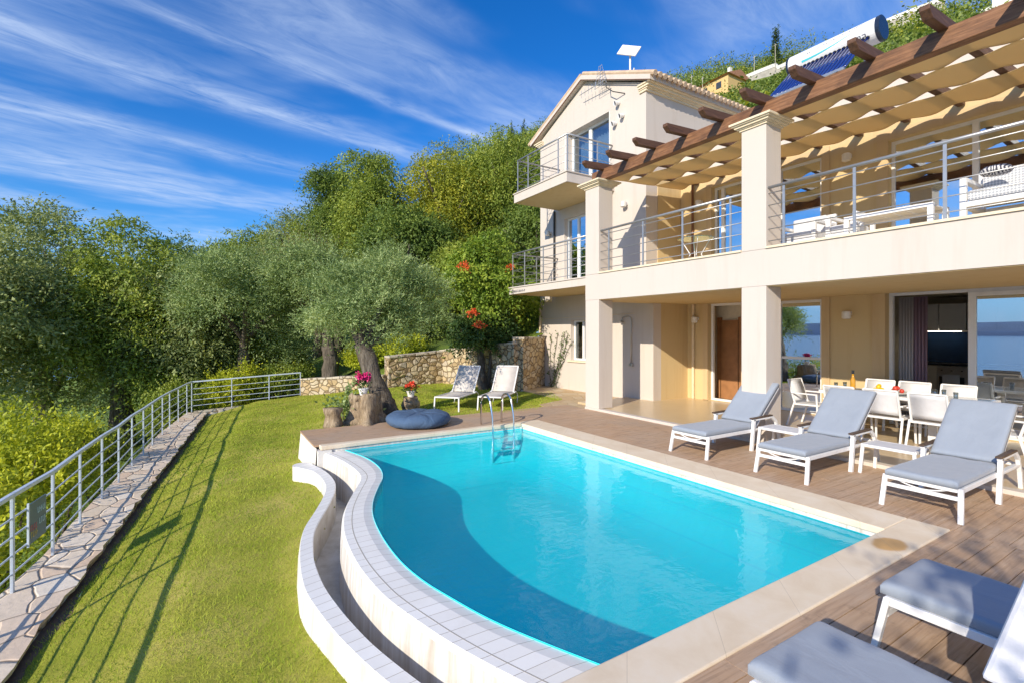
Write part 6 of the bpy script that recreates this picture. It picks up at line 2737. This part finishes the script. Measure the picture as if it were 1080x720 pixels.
cypress('single dark cypress on the ridge left of the water heater', -59.7, 103.9, 66.3 - T(-59.7, 103.9), 1.0, 401)
cypress('taller of the two dark cypresses on the ridge left of the gable', -159.0, 104.0, 82.6 - T(-159, 104), 1.6, 402)
cypress('lower dark cypress on the ridge just left of the gable', -161.5, 100.0, 81.6 - T(-161.5, 100), 1.8, 403)

# houses and walls up on the hill
hy_ = thing('hill_house', 'small yellow house with red tiled roof far up the wooded hill', 'house', (-54.6, 75.6, 44))
x0, y0, z0 = -54.6, 75.6, T(-54.6, 75.6) + 1.6
m = MB()
m.box(x0 - 2.9, x0 + 2.9, y0, y0 + 6, z0 - 4, z0 + 1.9)
m.build('wall', 'house_yellow', hy_)
m = MB()
m.prism_x([(y0 - 0.5, z0 + 1.9), (y0 + 6.5, z0 + 1.9), (y0 + 3, z0 + 3.3)], x0 - 3.3, x0 + 3.3)
rf2 = m.build('roof', 'terracotta', hy_)
m = MB()
m.box(x0 + 2.1, x0 + 2.6, y0 + 1, y0 + 1.6, z0 + 2.2, z0 + 3.5)
m.build('chimney', 'house_white', rf2)
for dx in (-2.2, 0.6):
    m = MB()
    m.box(x0 + dx, x0 + dx + 1.0, y0 - 0.06, y0 - 0.01, z0 + 0.1, z0 + 1.2)
    m.build('window', 'window_dark', hy_)
x0, y0 = -15.1, 80.2
z0 = 39.0
hw_ = thing('hill_house', 'white house with dark windows and a pale terrace wall at the top right corner', 'house', (x0, y0, z0))
m = MB()
m.box(x0 - 4.5, x0 + 9, y0, y0 + 8, z0 - 3, z0 + 5.5)
m.build('wall', 'house_white', hw_)
m = MB()
m.box(x0 - 5.2, x0 + 9, y0 - 1.6, y0 - 1.2, z0 - 3, z0 + 1.4)
m.build('terrace_wall', 'house_white', hw_)
for dx in (-2.8, -0.2, 2.8):
    m = MB()
    m.box(x0 + dx, x0 + dx + 1.7, y0 - 0.05, y0 - 0.005, z0 + 1.7, z0 + 3.8)
    m.build('window', 'window_dark', hw_)
wl = thing('retaining_wall', 'long pale retaining wall of the road across the wooded hill', 'wall', (-62, 100, 60))
P3 = [(-60.2, 92.7, 54.0, 2.4), (-58.4, 95.5, 55.4, 3.2), (-56.6, 98.5, 56.8, 3.2), (-56.4, 98.9, 56.2, 1.4), (-53.3, 103.8, 58.9, 1.3), (-46.3, 109.4, 61.3, 1.2), (-41.0, 112.2, 62.7, 1.2), (-34, 113, 62.5, 1.2)]


def wall_strip(mb, dz0, dz1, e0, e1):
    vs = []
    for x, y, zt, hh in P3:
        z0 = zt - hh - 2.5 if dz0 is None else zt + dz0
        z1 = zt + dz1
        vs += [(x, y + e0, z0), (x, y + e0, z1), (x, y + e1, z1), (x, y + e1, z0)]
    fs = []
    for k in range(len(P3) - 1):
        for j in range(3):
            a = 4 * k + j
            fs.append((a, a + 4, a + 5, a + 1))
    mb.add(vs, fs)
    return mb


wall_strip(MB(), None, -0.75, 0, 0.6).build('wall', 'concrete', wl)
wall_strip(MB(), -0.75, 0.0, -0.1, 0.7).build('parapet', 'house_white', wl)
for i, (x, y, zt, h) in enumerate(((-58.9, 94.8, 58.3, 5), (-56.5, 98.2, 60.6, 5.5), (-56.8, 72.6, 47.2, 6.0), (-55.6, 74.0, 46.8, 4.5))):
    m = MB()
    m.tube([(x, y, zt - h), (x, y, zt)], 0.055, 6)
    m.bar((x - 0.35, y, zt - 0.3), (x + 0.35, y, zt - 0.3), 0.06, 0.06)
    tag(m.build('utility_pole', 'concrete'), ['thin pole above the left end of the hill retaining wall', 'tall thin pole in the middle of the hill retaining wall', 'dark thin pole among the trees left of the yellow hill house', 'thin pole standing against the roof of the yellow hill house'][i], 'pole', 'poles on the hill')
# a garden tree behind the camera: its leaves dapple the two near loungers
big_tree('thin leaved garden tree whose leaf shadows dapple the near loungers', 3.45, -2.95, 4.3, 0.0, 1.15, 1.0, 'leaf_olive', 140, name='garden_tree', n_=420, per=9, s_len=0.7, ln=0.14, wd=0.05, droop=0.2, trunkr=0.12, group=None)
